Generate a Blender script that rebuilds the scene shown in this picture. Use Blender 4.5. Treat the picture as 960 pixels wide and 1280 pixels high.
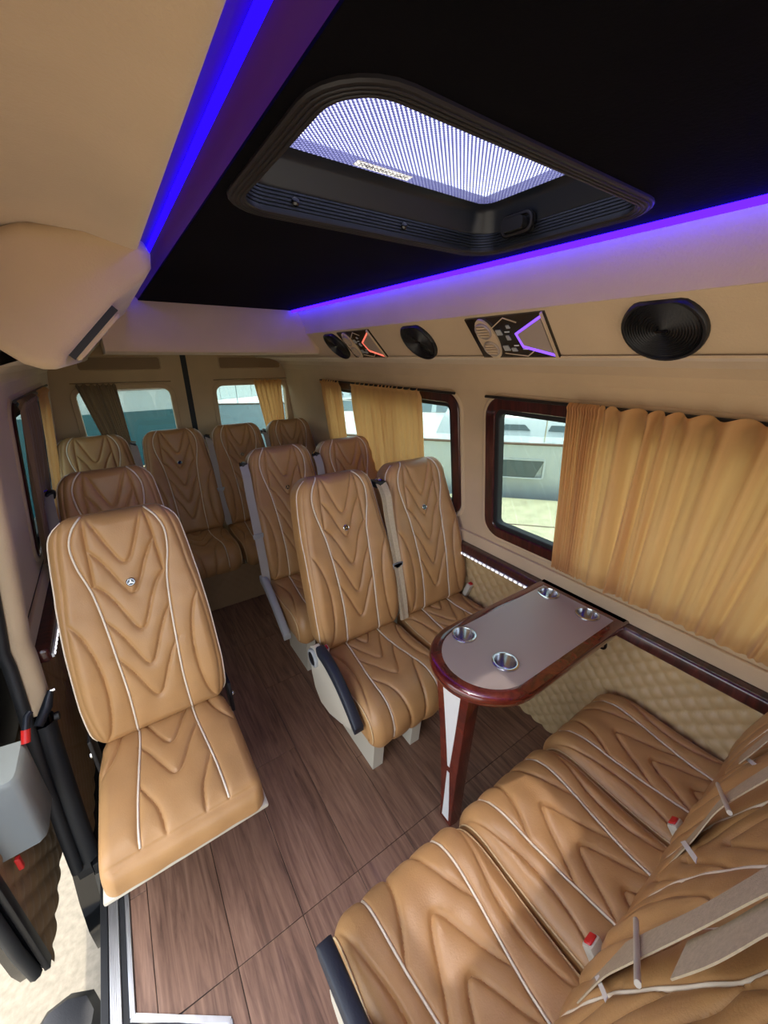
import bpy, bmesh, math, random
import numpy as np
from mathutils import Vector, Matrix
random.seed(7)
PI = math.pi
scene = bpy.context.scene
for o in list(bpy.data.objects):
    bpy.data.objects.remove(o)
C = scene.collection

# ------------------------------------------------------------------ camera
HC = 1.63
FPX, CX, CY = 484.0, 480.0, 640.0
PITCH = math.atan(193 / 484.0)
YAW = math.atan(357 / math.hypot(484, 193))
cam_d = bpy.data.cameras.new('camera')
cam_d.sensor_fit = 'HORIZONTAL'
cam_d.sensor_width = 36.0
cam_d.lens = FPX / 960.0 * 36.0
cam_d.clip_start = 0.01
cam_d.clip_end = 300
cam = bpy.data.objects.new('camera', cam_d)
cam.location = (0, 0, HC)
cam.rotation_euler = (PI / 2 - PITCH, 0, -YAW)
C.objects.link(cam)
scene.camera = cam

# ------------------------------------------------------------------ sky, sun, exposure
world = bpy.data.worlds.new('sky')
scene.world = world
world.use_nodes = True
wn = world.node_tree
wn.nodes.clear()
sky = wn.nodes.new('ShaderNodeTexSky')
sky.sky_type = 'NISHITA'
sky.sun_disc = False
sky.sun_elevation = math.radians(80)
sky.sun_rotation = math.radians(10)
sky.air_density = 1.0
sky.dust_density = 3.0
hs = wn.nodes.new('ShaderNodeHueSaturation')
hs.inputs['Saturation'].default_value = 0.45
bg = wn.nodes.new('ShaderNodeBackground')
bg.inputs['Strength'].default_value = 0.50
wo = wn.nodes.new('ShaderNodeOutputWorld')
wn.links.new(sky.outputs[0], hs.inputs['Color'])
wn.links.new(hs.outputs[0], bg.inputs['Color'])
wn.links.new(bg.outputs[0], wo.inputs['Surface'])
sun_d = bpy.data.lights.new('sun', 'SUN')
sun_d.energy = 1.9
sun_d.angle = math.radians(1.0)
sun_d.color = (1.0, 0.94, 0.84)
sun = bpy.data.objects.new('sun', sun_d)
sun.rotation_euler = Vector((0.03, -0.13, -0.99)).to_track_quat('-Z', 'Y').to_euler()
sun.location = (0, 2, 10)
C.objects.link(sun)


def portal(name, loc, size, rot):
    d = bpy.data.lights.new(name, 'AREA')
    d.shape = 'RECTANGLE'
    d.size, d.size_y = size
    d.cycles.is_portal = True
    o = bpy.data.objects.new(name, d)
    o.location = loc
    o.rotation_euler = rot
    C.objects.link(o)


portal('daylight_portal_doorway', (-0.43, 0.35, 0.85), (1.7, 2.1), (PI / 2, 0, -PI / 2))
portal('daylight_portal_cab', (0.5, -1.32, 1.13), (1.8, 1.34), (PI / 2, 0, 0))
scene.view_settings.view_transform = 'Standard'
scene.view_settings.look = 'None'
scene.view_settings.gamma = 1.0
scene.view_settings.use_curve_mapping = False
scene.view_settings.exposure = 1.02


# ------------------------------------------------------------------ pixels to directions
def ray(u, v):
    x, y = (u - CX) / FPX, -(v - CY) / FPX
    cp, sp = math.cos(PITCH), math.sin(PITCH)
    dx, dy, dz = x, cp + y * sp, -sp + y * cp
    c, s = math.cos(-YAW), math.sin(-YAW)
    return Vector((c * dx - s * dy, s * dx + c * dy, dz))


def on_plane(u, v, p0, n):
    d = ray(u, v)
    o = Vector((0, 0, HC))
    n = Vector(n)
    return o + d * ((Vector(p0) - o).dot(n) / d.dot(n))


# ------------------------------------------------------------------ materials
def lin(r, g, b):
    f = lambda c: (c / 255 / 12.92) if c / 255 <= 0.04045 else ((c / 255 + 0.055) / 1.055) ** 2.4
    return (f(r), f(g), f(b), 1.0)


def mat(name, col, rough=0.5, metal=0.0, coat=0.0, noise=None, bump=None, sheen=0.0, spec=0.5, rand=0.0):
    """noise=(scale, amount, stretch) tints the colour; bump=(scale, strength, stretch)"""
    m = bpy.data.materials.new(name)
    m.use_nodes = True
    nt = m.node_tree
    b = nt.nodes['Principled BSDF']
    b.inputs['Base Color'].default_value = col
    b.inputs['Roughness'].default_value = rough
    b.inputs['Metallic'].default_value = metal
    b.inputs['Coat Weight'].default_value = coat
    b.inputs['Coat Roughness'].default_value = 0.08
    b.inputs['Sheen Weight'].default_value = sheen
    b.inputs['Specular IOR Level'].default_value = spec
    tc = nt.nodes.new('ShaderNodeTexCoord')

    def ntex(scale, stretch, detail=4):
        mp = nt.nodes.new('ShaderNodeMapping')
        mp.inputs['Scale'].default_value = stretch
        nt.links.new(tc.outputs['Object'], mp.inputs['Vector'])
        t = nt.nodes.new('ShaderNodeTexNoise')
        t.inputs['Scale'].default_value = scale
        t.inputs['Detail'].default_value = detail
        nt.links.new(mp.outputs[0], t.inputs['Vector'])
        return t
    if noise:
        t = ntex(noise[0], noise[2] if len(noise) > 2 else (1, 1, 1))
        r = nt.nodes.new('ShaderNodeValToRGB')
        k = noise[1]
        r.color_ramp.elements[0].position = 0.3
        r.color_ramp.elements[1].position = 0.7
        r.color_ramp.elements[0].color = (col[0] * (1 - k), col[1] * (1 - k), col[2] * (1 - k), 1)
        r.color_ramp.elements[1].color = (min(1, col[0] * (1 + k)), min(1, col[1] * (1 + k)), min(1, col[2] * (1 + k)), 1)
        nt.links.new(t.outputs['Fac'], r.inputs['Fac'])
        nt.links.new(r.outputs[0], b.inputs['Base Color'])
    if bump:
        t = ntex(bump[0], bump[2] if len(bump) > 2 else (1, 1, 1), 3)
        bp = nt.nodes.new('ShaderNodeBump')
        bp.inputs['Strength'].default_value = bump[1]
        bp.inputs['Distance'].default_value = 0.002
        nt.links.new(t.outputs['Fac'], bp.inputs['Height'])
        nt.links.new(bp.outputs[0], b.inputs['Normal'])
    return m


def emit(name, col, strength):
    m = bpy.data.materials.new(name)
    m.use_nodes = True
    nt = m.node_tree
    nt.nodes.clear()
    e = nt.nodes.new('ShaderNodeEmission')
    e.inputs['Color'].default_value = (*col, 1)
    e.inputs['Strength'].default_value = strength
    o = nt.nodes.new('ShaderNodeOutputMaterial')
    nt.links.new(e.outputs[0], o.inputs['Surface'])
    return m


M = {}
M['leather'] = mat('tan_leather', lin(184, 140, 90), 0.40, noise=(9, 0.07), bump=(260, 0.25), spec=0.45)
M['piping'] = mat('cream_piping', lin(236, 222, 198), 0.5)
M['thread'] = mat('stitch_thread', lin(214, 186, 140), 0.6)
M['suede'] = mat('beige_suede', lin(208, 183, 148), 0.9, noise=(5, 0.06), bump=(220, 0.35), sheen=0.35, spec=0.2)
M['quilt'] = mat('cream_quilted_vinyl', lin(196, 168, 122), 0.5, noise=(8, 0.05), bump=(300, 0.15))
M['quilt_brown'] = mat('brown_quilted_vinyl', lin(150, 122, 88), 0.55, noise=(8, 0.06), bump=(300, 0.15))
M['black_suede'] = mat('black_suede', lin(13, 12, 15), 0.95, noise=(4, 0.25), bump=(200, 0.3), spec=0.05)
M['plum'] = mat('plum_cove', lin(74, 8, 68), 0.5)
M['blk'] = mat('black_plastic', lin(24, 24, 26), 0.45, bump=(350, 0.15))
M['blk_gloss'] = mat('black_gloss', lin(14, 14, 16), 0.15, coat=0.4)
M['rubber'] = mat('black_rubber', lin(30, 32, 34), 0.6)
M['hatch'] = mat('hatch_dark_plastic', lin(30, 35, 42), 0.35)
M['hatch_rim'] = mat('hatch_rim_plastic', lin(30, 27, 29), 0.5)
M['grey'] = mat('grey_plastic', lin(170, 173, 172), 0.4)
M['lockgrey'] = mat('lock_grey_plastic', lin(126, 133, 133), 0.3)
M['cream'] = mat('cream_paint', lin(206, 198, 178), 0.45)
M['armpad'] = mat('slate_armrest', lin(34, 38, 48), 0.5, bump=(300, 0.2))
M['chrome'] = mat('chrome', lin(215, 215, 215), 0.12, metal=1.0)
M['alu'] = mat('aluminium', lin(190, 194, 200), 0.32, metal=1.0, noise=(60, 0.08, (1, 0.03, 1)))
M['steel'] = mat('brushed_steel', lin(205, 208, 210), 0.22, metal=1.0)
M['cupgrey'] = mat('brushed_cup_base', lin(160, 164, 168), 0.4)
M['red'] = mat('red_button', lin(205, 42, 38), 0.35)
M['belt'] = mat('belt_webbing', lin(190, 172, 142), 0.75, noise=(160, 0.1, (1, 0.1, 1)), bump=(700, 0.3, (1, 0.15, 1)))
M['belt_grey'] = mat('grey_webbing', lin(178, 172, 162), 0.75, bump=(700, 0.3, (1, 0.15, 1)))
M['taupe'] = mat('taupe_laminate', lin(172, 156, 142), 0.45, bump=(400, 0.2))
M['white'] = mat('white_plastic', lin(235, 235, 232), 0.4)
M['ink'] = mat('dark_print', lin(60, 60, 70), 0.6)
M['gel'] = mat('white_gelcoat', lin(206, 213, 213), 0.25, coat=0.3)
M['gelblue'] = mat('blue_grey_paint', lin(128, 150, 162), 0.3)
M['teal'] = mat('teal_paint', lin(62, 108, 116), 0.35)
M['portlight'] = mat('grey_portlight', lin(92, 106, 108), 0.15)
M['teak'] = mat('teak_strip', lin(120, 96, 84), 0.6)
M['tread'] = mat('dark_step_tread', lin(58, 64, 72), 0.5, bump=(90, 0.4))
M['carpaint'] = mat('black_car_paint', lin(16, 18, 20), 0.12, coat=0.6)
M['led_blue'] = emit('blue_led', (0.004, 0.0006, 1.0), 4.0)
M['led_blue_wall'] = emit('blue_wall_led', (0.012, 0.0015, 1.0), 9.0)
M['led_violet'] = emit('violet_led', (0.22, 0.08, 1.0), 1.0)
M['led_red'] = emit('red_led', (1.0, 0.16, 0.10), 0.7)
M['led_white'] = emit('white_led', (0.95, 0.93, 1.0), 0.8)
M['ground'] = mat('sunlit_concrete', lin(132, 124, 108), 0.95, noise=(40, 0.16), bump=(60, 1.0))
M['quay'] = mat('pale_stone', lin(192, 185, 154), 0.9, noise=(5, 0.16), bump=(12, 0.8))


def wood_mat(name, c0, c1, c2, stretch, scale, rough, coat, rnd=0.0):
    m = bpy.data.materials.new(name)
    m.use_nodes = True
    nt = m.node_tree
    b = nt.nodes['Principled BSDF']
    b.inputs['Roughness'].default_value = rough
    b.inputs['Coat Weight'].default_value = coat
    b.inputs['Coat Roughness'].default_value = 0.06
    tc = nt.nodes.new('ShaderNodeTexCoord')
    mp = nt.nodes.new('ShaderNodeMapping')
    mp.inputs['Scale'].default_value = stretch
    nt.links.new(tc.outputs['Object'], mp.inputs['Vector'])
    src = mp.outputs[0]
    if rnd:
        oi = nt.nodes.new('ShaderNodeObjectInfo')
        va = nt.nodes.new('ShaderNodeVectorMath')
        va.operation = 'SCALE'
        va.inputs[0].default_value = (31.0, 17.0, 9.0)
        nt.links.new(oi.outputs['Random'], va.inputs['Scale'])
        ad = nt.nodes.new('ShaderNodeVectorMath')
        ad.operation = 'ADD'
        nt.links.new(src, ad.inputs[0])
        nt.links.new(va.outputs[0], ad.inputs[1])
        src = ad.outputs[0]
    t = nt.nodes.new('ShaderNodeTexNoise')
    t.inputs['Scale'].default_value = scale
    t.inputs['Detail'].default_value = 8
    t.inputs['Roughness'].default_value = 0.65
    t.inputs['Distortion'].default_value = 0.8
    nt.links.new(src, t.inputs['Vector'])
    r = nt.nodes.new('ShaderNodeValToRGB')
    e = r.color_ramp.elements
    e[0].position, e[0].color = 0.30, c0
    e[1].position, e[1].color = 0.72, c2
    k = e.new(0.5)
    k.color = c1
    nt.links.new(t.outputs['Fac'], r.inputs['Fac'])
    out = r.outputs[0]
    if rnd:
        h = nt.nodes.new('ShaderNodeHueSaturation')
        mr = nt.nodes.new('ShaderNodeMapRange')
        mr.inputs['To Min'].default_value = 1 - rnd
        mr.inputs['To Max'].default_value = 1 + rnd
        nt.links.new(oi.outputs['Random'], mr.inputs['Value'])
        nt.links.new(mr.outputs[0], h.inputs['Value'])
        nt.links.new(out, h.inputs['Color'])
        out = h.outputs[0]
    nt.links.new(out, b.inputs['Base Color'])
    bp = nt.nodes.new('ShaderNodeBump')
    bp.inputs['Strength'].default_value = 0.12
    bp.inputs['Distance'].default_value = 0.002
    nt.links.new(t.outputs['Fac'], bp.inputs['Height'])
    nt.links.new(bp.outputs[0], b.inputs['Normal'])
    return m


M['mahogany'] = wood_mat('red_mahogany', lin(34, 10, 10), lin(98, 30, 20), lin(134, 52, 30), (1, 1, 9), 9, 0.25, 0.8)
M['mahogany_dark'] = wood_mat('dark_mahogany', lin(30, 10, 12), lin(66, 24, 22), lin(92, 40, 34), (1, 6, 1), 7, 0.28, 0.7)
M['plank'] = wood_mat('brown_vinyl_plank', lin(92, 66, 52), lin(132, 98, 78), lin(160, 124, 100), (16, 1.0, 1), 3.6, 0.45, 0.05, 0.05)


def glass_mat(name, tint, gloss=0.08):
    m = bpy.data.materials.new(name)
    m.use_nodes = True
    nt = m.node_tree
    nt.nodes.clear()
    tr = nt.nodes.new('ShaderNodeBsdfTransparent')
    tr.inputs['Color'].default_value = tint
    gl = nt.nodes.new('ShaderNodeBsdfGlossy')
    gl.inputs['Roughness'].default_value = 0.02
    mx = nt.nodes.new('ShaderNodeMixShader')
    mx.inputs[0].default_value = gloss
    o = nt.nodes.new('ShaderNodeOutputMaterial')
    nt.links.new(tr.outputs[0], mx.inputs[1])
    nt.links.new(gl.outputs[0], mx.inputs[2])
    nt.links.new(mx.outputs[0], o.inputs['Surface'])
    return m


M['glass'] = glass_mat('tinted_glass', (0.54, 0.61, 0.585, 1), 0.05)
M['darkglass'] = glass_mat('dark_glass', (0.10, 0.12, 0.13, 1), 0.07)


def perforated():
    m = bpy.data.materials.new('perforated_hatch_film')
    m.use_nodes = True
    nt = m.node_tree
    nt.nodes.clear()
    tc = nt.nodes.new('ShaderNodeTexCoord')
    mp = nt.nodes.new('ShaderNodeMapping')
    mp.inputs['Scale'].default_value = (170, 170, 170)
    mp.inputs['Rotation'].default_value = (0, 0, math.radians(45))
    nt.links.new(tc.outputs['Object'], mp.inputs['Vector'])
    fr = nt.nodes.new('ShaderNodeVectorMath')
    fr.operation = 'FRACTION'
    nt.links.new(mp.outputs[0], fr.inputs[0])
    sx = nt.nodes.new('ShaderNodeSeparateXYZ')
    nt.links.new(fr.outputs[0], sx.inputs[0])
    cb = nt.nodes.new('ShaderNodeCombineXYZ')
    nt.links.new(sx.outputs[0], cb.inputs[0])
    nt.links.new(sx.outputs[1], cb.inputs[1])
    ds = nt.nodes.new('ShaderNodeVectorMath')
    ds.operation = 'DISTANCE'
    ds.inputs[1].default_value = (0.5, 0.5, 0)
    nt.links.new(cb.outputs[0], ds.inputs[0])
    lt = nt.nodes.new('ShaderNodeMath')
    lt.operation = 'LESS_THAN'
    lt.inputs[1].default_value = 0.36
    nt.links.new(ds.outputs['Value'], lt.inputs[0])
    d = nt.nodes.new('ShaderNodeBsdfDiffuse')
    d.inputs['Color'].default_value = lin(60, 59, 74)
    tl = nt.nodes.new('ShaderNodeBsdfTranslucent')
    tl.inputs['Color'].default_value = lin(112, 112, 150)
    ad = nt.nodes.new('ShaderNodeMixShader')
    ad.inputs[0].default_value = 0.6
    nt.links.new(d.outputs[0], ad.inputs[1])
    nt.links.new(tl.outputs[0], ad.inputs[2])
    tr = nt.nodes.new('ShaderNodeBsdfTransparent')
    tr.inputs['Color'].default_value = (0.9, 0.9, 0.95, 1)
    mx = nt.nodes.new('ShaderNodeMixShader')
    o = nt.nodes.new('ShaderNodeOutputMaterial')
    nt.links.new(lt.outputs[0], mx.inputs[0])
    nt.links.new(ad.outputs[0], mx.inputs[1])
    nt.links.new(tr.outputs[0], mx.inputs[2])
    nt.links.new(mx.outputs[0], o.inputs['Surface'])
    return m


M['perf'] = perforated()


def curtain_mat(name, col, trans):
    m = bpy.data.materials.new(name)
    m.use_nodes = True
    nt = m.node_tree
    b = nt.nodes['Principled BSDF']
    b.inputs['Base Color'].default_value = col
    b.inputs['Roughness'].default_value = 0.8
    b.inputs['Sheen Weight'].default_value = 0.3
    tl = nt.nodes.new('ShaderNodeBsdfTranslucent')
    tl.inputs['Color'].default_value = (min(1, col[0] * 1.25), col[1] * 1.12, col[2] * 1.0, 1)
    mx = nt.nodes.new('ShaderNodeMixShader')
    mx.inputs[0].default_value = trans
    o = nt.nodes['Material Output']
    nt.links.new(b.outputs[0], mx.inputs[1])
    nt.links.new(tl.outputs[0], mx.inputs[2])
    nt.links.new(mx.outputs[0], o.inputs['Surface'])
    return m


M['notice'] = curtain_mat('white_notice_film', lin(235, 240, 236), 0.75)
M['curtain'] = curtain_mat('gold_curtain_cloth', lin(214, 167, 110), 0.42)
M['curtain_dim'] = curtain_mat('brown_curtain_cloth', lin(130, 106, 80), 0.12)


def water_mat():
    m = mat('harbour_water', lin(70, 112, 116), 0.12, bump=(4, 0.6))
    return m


M['water'] = water_mat()


# ------------------------------------------------------------------ mesh helpers
class MB:
    def __init__(s):
        s.v, s.f = [], []

    def add(s, verts, faces):
        n = len(s.v)
        s.v += [tuple(p) for p in verts]
        s.f += [tuple(i + n for i in f) for f in faces]
        return s

    def box(s, a, b, bev=0.0, seg=2, xf=None):
        bm = bmesh.new()
        bmesh.ops.create_cube(bm, size=1.0)
        c = [(a[i] + b[i]) / 2 for i in range(3)]
        d = [abs(b[i] - a[i]) for i in range(3)]
        for v in bm.verts:
            v.co = Vector((c[0] + v.co.x * d[0], c[1] + v.co.y * d[1], c[2] + v.co.z * d[2]))
        if bev:
            bmesh.ops.bevel(bm, geom=list(bm.edges), offset=min(bev, min(d) * 0.49), segments=seg, profile=0.5, affect='EDGES')
        if xf:
            bmesh.ops.transform(bm, matrix=xf, verts=bm.verts)
        bm.verts.index_update()
        s.add([v.co[:] for v in bm.verts], [[v.index for v in f.verts] for f in bm.faces])
        bm.free()
        return s

    def tube(s, pts, r, n=8, cap=True):
        pts = [Vector(p) for p in pts]
        m = len(pts)
        rr = r if isinstance(r, (list, tuple)) else [r] * m
        up = None
        vs = []
        for i, p in enumerate(pts):
            t = (pts[min(i + 1, m - 1)] - pts[max(i - 1, 0)])
            if t.length < 1e-9:
                t = Vector((0, 0, 1))
            t.normalize()
            if up is None:
                a = Vector((0, 0, 1)) if abs(t.z) < 0.9 else Vector((1, 0, 0))
                up = (a - t * a.dot(t)).normalized()
            else:
                up = (up - t * up.dot(t))
                up = up.normalized() if up.length > 1e-6 else t.orthogonal().normalized()
            w = t.cross(up)
            for k in range(n):
                an = 2 * PI * k / n
                vs.append(p + (up * math.cos(an) + w * math.sin(an)) * rr[i])
        fs = [(i * n + k, i * n + (k + 1) % n, (i + 1) * n + (k + 1) % n, (i + 1) * n + k) for i in range(m - 1) for k in range(n)]
        if cap:
            fs += [tuple(range(n))[::-1], tuple((m - 1) * n + k for k in range(n))]
        return s.add(vs, fs)

    def prism(s, poly, fn, h0, h1):
        """poly of (a,b) lifted by fn(a,b,h) from h0 to h1"""
        n = len(poly)
        vs = [fn(a, b, h0) for a, b in poly] + [fn(a, b, h1) for a, b in poly]
        fs = [tuple(range(n))[::-1], tuple(range(n, 2 * n))]
        fs += [(i, (i + 1) % n, n + (i + 1) % n, n + i) for i in range(n)]
        return s.add(vs, fs)

    def loops(s, loops, closed=True, cap0=False, cap1=False):
        n = len(loops[0])
        vs = [p for lp in loops for p in lp]
        fs = []
        for i in range(len(loops) - 1):
            for k in range(n if closed else n - 1):
                fs.append((i * n + k, i * n + (k + 1) % n, (i + 1) * n + (k + 1) % n, (i + 1) * n + k))
        if cap0:
            fs.append(tuple(range(n))[::-1])
        if cap1:
            fs.append(tuple((len(loops) - 1) * n + k for k in range(n)))
        return s.add(vs, fs)

    def lathe(s, prof, n, fn):
        """prof of (r,h); fn(a,b,h) places it"""
        prof = [(max(r, 3e-4), h) for r, h in prof]
        lps = [[fn(r * math.cos(2 * PI * k / n), r * math.sin(2 * PI * k / n), h) for k in range(n)] for r, h in prof]
        return s.loops(lps, True, True, True)

    def build(s, name, m, parent=None, smooth=None, fix=True):
        me = bpy.data.meshes.new(name)
        me.from_pydata(s.v, [], s.f)
        me.update()
        if fix:
            bm = bmesh.new()
            bm.from_mesh(me)
            bmesh.ops.recalc_face_normals(bm, faces=bm.faces)
            bm.to_mesh(me)
            bm.free()
        me.materials.append(M[m] if isinstance(m, str) else m)
        if smooth is not None:
            me.shade_smooth()
            if smooth < 180:
                try:
                    me.set_sharp_from_angle(angle=math.radians(smooth))
                except Exception:
                    pass
        o = bpy.data.objects.new(name, me)
        C.objects.link(o)
        if parent:
            o.parent = parent
        return o


def thing(name, label, cat, loc=(0, 0, 0), rz=0.0, group=None):
    o = bpy.data.objects.new(name, None)
    o.empty_display_size = 0.05
    C.objects.link(o)
    o.location = loc
    o.rotation_euler = (0, 0, rz)
    o['label'] = label
    o['category'] = cat
    if group:
        o['group'] = group
    return o


def tag(o, label, cat, group=None):
    o['label'] = label
    o['category'] = cat
    if group:
        o['group'] = group
    return o


def struct(o, label=None):
    o['kind'] = 'structure'
    if label:
        o['label'] = label
    return o


def copy_part(ch, parent):
    c = ch.copy()
    C.objects.link(c)
    c.parent = parent
    for g in ch.children:
        copy_part(g, c)
    return c


def rrect(a0, a1, b0, b1, r, n=7):
    pts = []
    for cx, cy, st in ((a1 - r, b1 - r, 0), (a0 + r, b1 - r, PI / 2), (a0 + r, b0 + r, PI), (a1 - r, b0 + r, 1.5 * PI)):
        for k in range(n + 1):
            an = st + PI / 2 * k / n
            pts.append((cx + r * math.cos(an), cy + r * math.sin(an)))
    return pts


def ring(mb, rect, r, width, h0, h1, fn, bev=0.004):
    """a rounded rectangular frame, rect=(a0,a1,b0,b1) outer, fn(a,b,h)"""
    a0, a1, b0, b1 = rect
    o = rrect(a0, a1, b0, b1, r)
    oi = rrect(a0 + bev, a1 - bev, b0 + bev, b1 - bev, max(r - bev, .002))
    w = width
    ii = rrect(a0 + w - bev, a1 - w + bev, b0 + w - bev, b1 - w + bev, max(r - w + bev, .008))
    i = rrect(a0 + w, a1 - w, b0 + w, b1 - w, max(r - w, .006))
    L = lambda P, h: [fn(a, b, h) for a, b in P]
    mb.loops([L(o, h0), L(o, h1 - bev), L(oi, h1), L(ii, h1), L(i, h1 - bev), L(i, h0), L(o, h0)])
    return mb


# ================================================================== VAN SHELL
Y0, YB = -1.25, 3.42            # front end of what is built, rear doors
XR = 1.39
CEIL = 1.857
P0, P1 = Vector((1.388, 0, 0.80)), Vector((1.30, 0, 1.50))
WL = (P1 - P0).length
WD = (P1 - P0).normalized()
WNRM = Vector((-WD.z, 0, WD.x))     # into the cabin


def WR(y, t, h):                   # right window wall: y along, t up the wall, h into the cabin
    p = P0 + WD * t + WNRM * h
    return (p.x, y, p.z)


def WLF(y, t, h):                  # the same wall mirrored to the doorway side
    x, yy, z = WR(y, t, h)
    return (1.0 - x, yy, z)


def side_wall(fn_mirror, wins, y0, y1, name, mb=None):
    """beige upper wall with window holes; wins = [(ya,yb,ta,tb)]"""
    mir = (lambda p: (1.0 - p[0], p[1], p[2])) if fn_mirror else (lambda p: p)
    fn = WLF if fn_mirror else WR
    mb = MB()
    T = 0.045

    def slab(ya, yb, ta, tb):
        mb.add([fn(ya, ta, 0), fn(yb, ta, 0), fn(yb, tb, 0), fn(ya, tb, 0), fn(ya, ta, -T), fn(yb, ta, -T), fn(yb, tb, -T), fn(ya, tb, -T)],
               [(0, 1, 2, 3), (4, 7, 6, 5), (0, 4, 5, 1), (1, 5, 6, 2), (2, 6, 7, 3), (3, 7, 4, 0)])
    ys = y0
    for ya, yb, ta, tb in wins:
        slab(ys, ya, 0, WL)
        slab(ya, yb, 0, ta)
        slab(ya, yb, tb, WL)
        ys = yb
    slab(ys, y1, 0, WL)
    # cove from the wall up under the duct
    prof = [(1.30, 1.50), (1.292, 1.545), (1.27, 1.58), (1.235, 1.605), (1.18, 1.622), (1.05, 1.634)]
    back = [(x + 0.05, z + 0.035) for x, z in prof]
    for (xa, za), (xb, zb) in zip(prof[:-1], prof[1:]):
        mb.add([mir((xa, y0, za)), mir((xa, y1, za)), mir((xb, y1, zb)), mir((xb, y0, zb))], [(0, 1, 2, 3)])
    return mb.build(name, 'suede', smooth=40)


WIN1 = (-0.42, 1.11, 0.075, 0.66)
WIN2 = (1.33, 2.66, 0.095, 0.66)
wr = struct(side_wall(False, [WIN1, WIN2], Y0, YB, 'wall_right'))
WINL = (1.95, 3.02, 0.095, 0.66)
wl = struct(side_wall(True, [WINL], 1.47, YB, 'wall_left'))


# lower quilted walls -------------------------------------------------
def quilt_sheet(name, fn, a0, a1, b0, b1, p, amp, step, m, parent=None, stretch=1.0):
    na, nb = int((a1 - a0) / step), int((b1 - b0) / step)
    A = np.linspace(a0, a1, na + 1)
    B = np.linspace(b0, b1, nb + 1)
    vs = []
    for a in A:
        for b in B:
            s = abs(math.sin(PI * (a * stretch + b) / p)) * abs(math.sin(PI * (a * stretch - b) / p))
            vs.append(fn(a, b, amp * s ** 0.38))
    fs = [(i * (nb + 1) + j, (i + 1) * (nb + 1) + j, (i + 1) * (nb + 1) + j + 1, i * (nb + 1) + j + 1) for i in range(na) for j in range(nb)]
    mb = MB().add(vs, fs)
    return mb.build(name, m, parent, smooth=180)


q = quilt_sheet('quilted_panel', lambda a, b, h: (1.385 - h, a, b), Y0, YB, 0.0, 0.70, 0.062, 0.013, 0.0070, 'quilt', wr)
MB().box((1.386, Y0, -0.05), (1.43, YB, 0.80)).build('wall_backing', 'suede', wr)
# sill ledge between trim rail and window
MB().box((1.372, Y0, 0.742), (1.386, YB, 0.802), 0.004).build('sill_pad', 'suede', wr)

def ylow(z):
    return float(np.interp(z, [0, 0.2, 0.45, 0.62, 0.8], [1.27, 1.30, 1.36, 1.42, 1.47]))


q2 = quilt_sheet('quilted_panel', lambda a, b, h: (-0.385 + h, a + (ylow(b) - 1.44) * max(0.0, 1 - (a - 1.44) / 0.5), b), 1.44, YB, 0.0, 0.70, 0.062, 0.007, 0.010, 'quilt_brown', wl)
lb = MB()
lb.prism([(1.22, -0.05), (1.22, 0.0), (1.27, 0.2), (1.34, 0.45), (1.42, 0.62), (1.47, 0.80), (YB, 0.80), (YB, -0.05)], lambda a, b, h: (-0.387 - h, a, b), 0, 0.04)
lb.build('wall_backing', 'rubber', wl)
MB().box((-0.386, 1.47, 0.742), (-0.372, YB, 0.802), 0.004).build('sill_pad', 'suede', wl)


def rail(name, x0, x1, y0, y1, led_x, parent):
    mb = MB().box((x0, y0, 0.690), (x1, y1, 0.742), 0.012, 3)
    o = mb.build(name, 'mahogany_dark', parent, smooth=40)
    return o


tr1 = rail('trim_1', 1.335, 1.388, Y0, YB - 0.01, 1.33, None)
struct(tr1)
tr2 = rail('trim_2', -0.386, -0.335, 1.46, YB - 0.01, -0.33, None)
struct(tr2)


def led_rope(name, x, y0, y1, z, label, cat='light strip'):
    t = thing(name, label, cat, (x, y0, z))
    base = MB().box((-0.003, 0, -0.006), (0.003, y1 - y0, 0.006)).build('backing_tape', 'white', t)
    mb = MB()
    n = int((y1 - y0) / 0.026)
    s = -1 if x > 0.5 else 1
    for i in range(n):
        yy = 0.01 + i * 0.026
        mb.box((s * 0.003, yy, -0.004), (s * 0.006, yy + 0.014, 0.004))
    d = mb.build('light_dots', 'led_white', t)
    d['kind'] = 'stuff'
    return t


led_rope('led_rope', 1.331, 0.83, 3.3, 0.698, 'dotted white light strip along the dark red rail beside the table seats')
led_rope('led_rope', -0.331, 1.46, 3.2, 0.712, 'dotted white light strip behind the single seat at the doorway')

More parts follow.
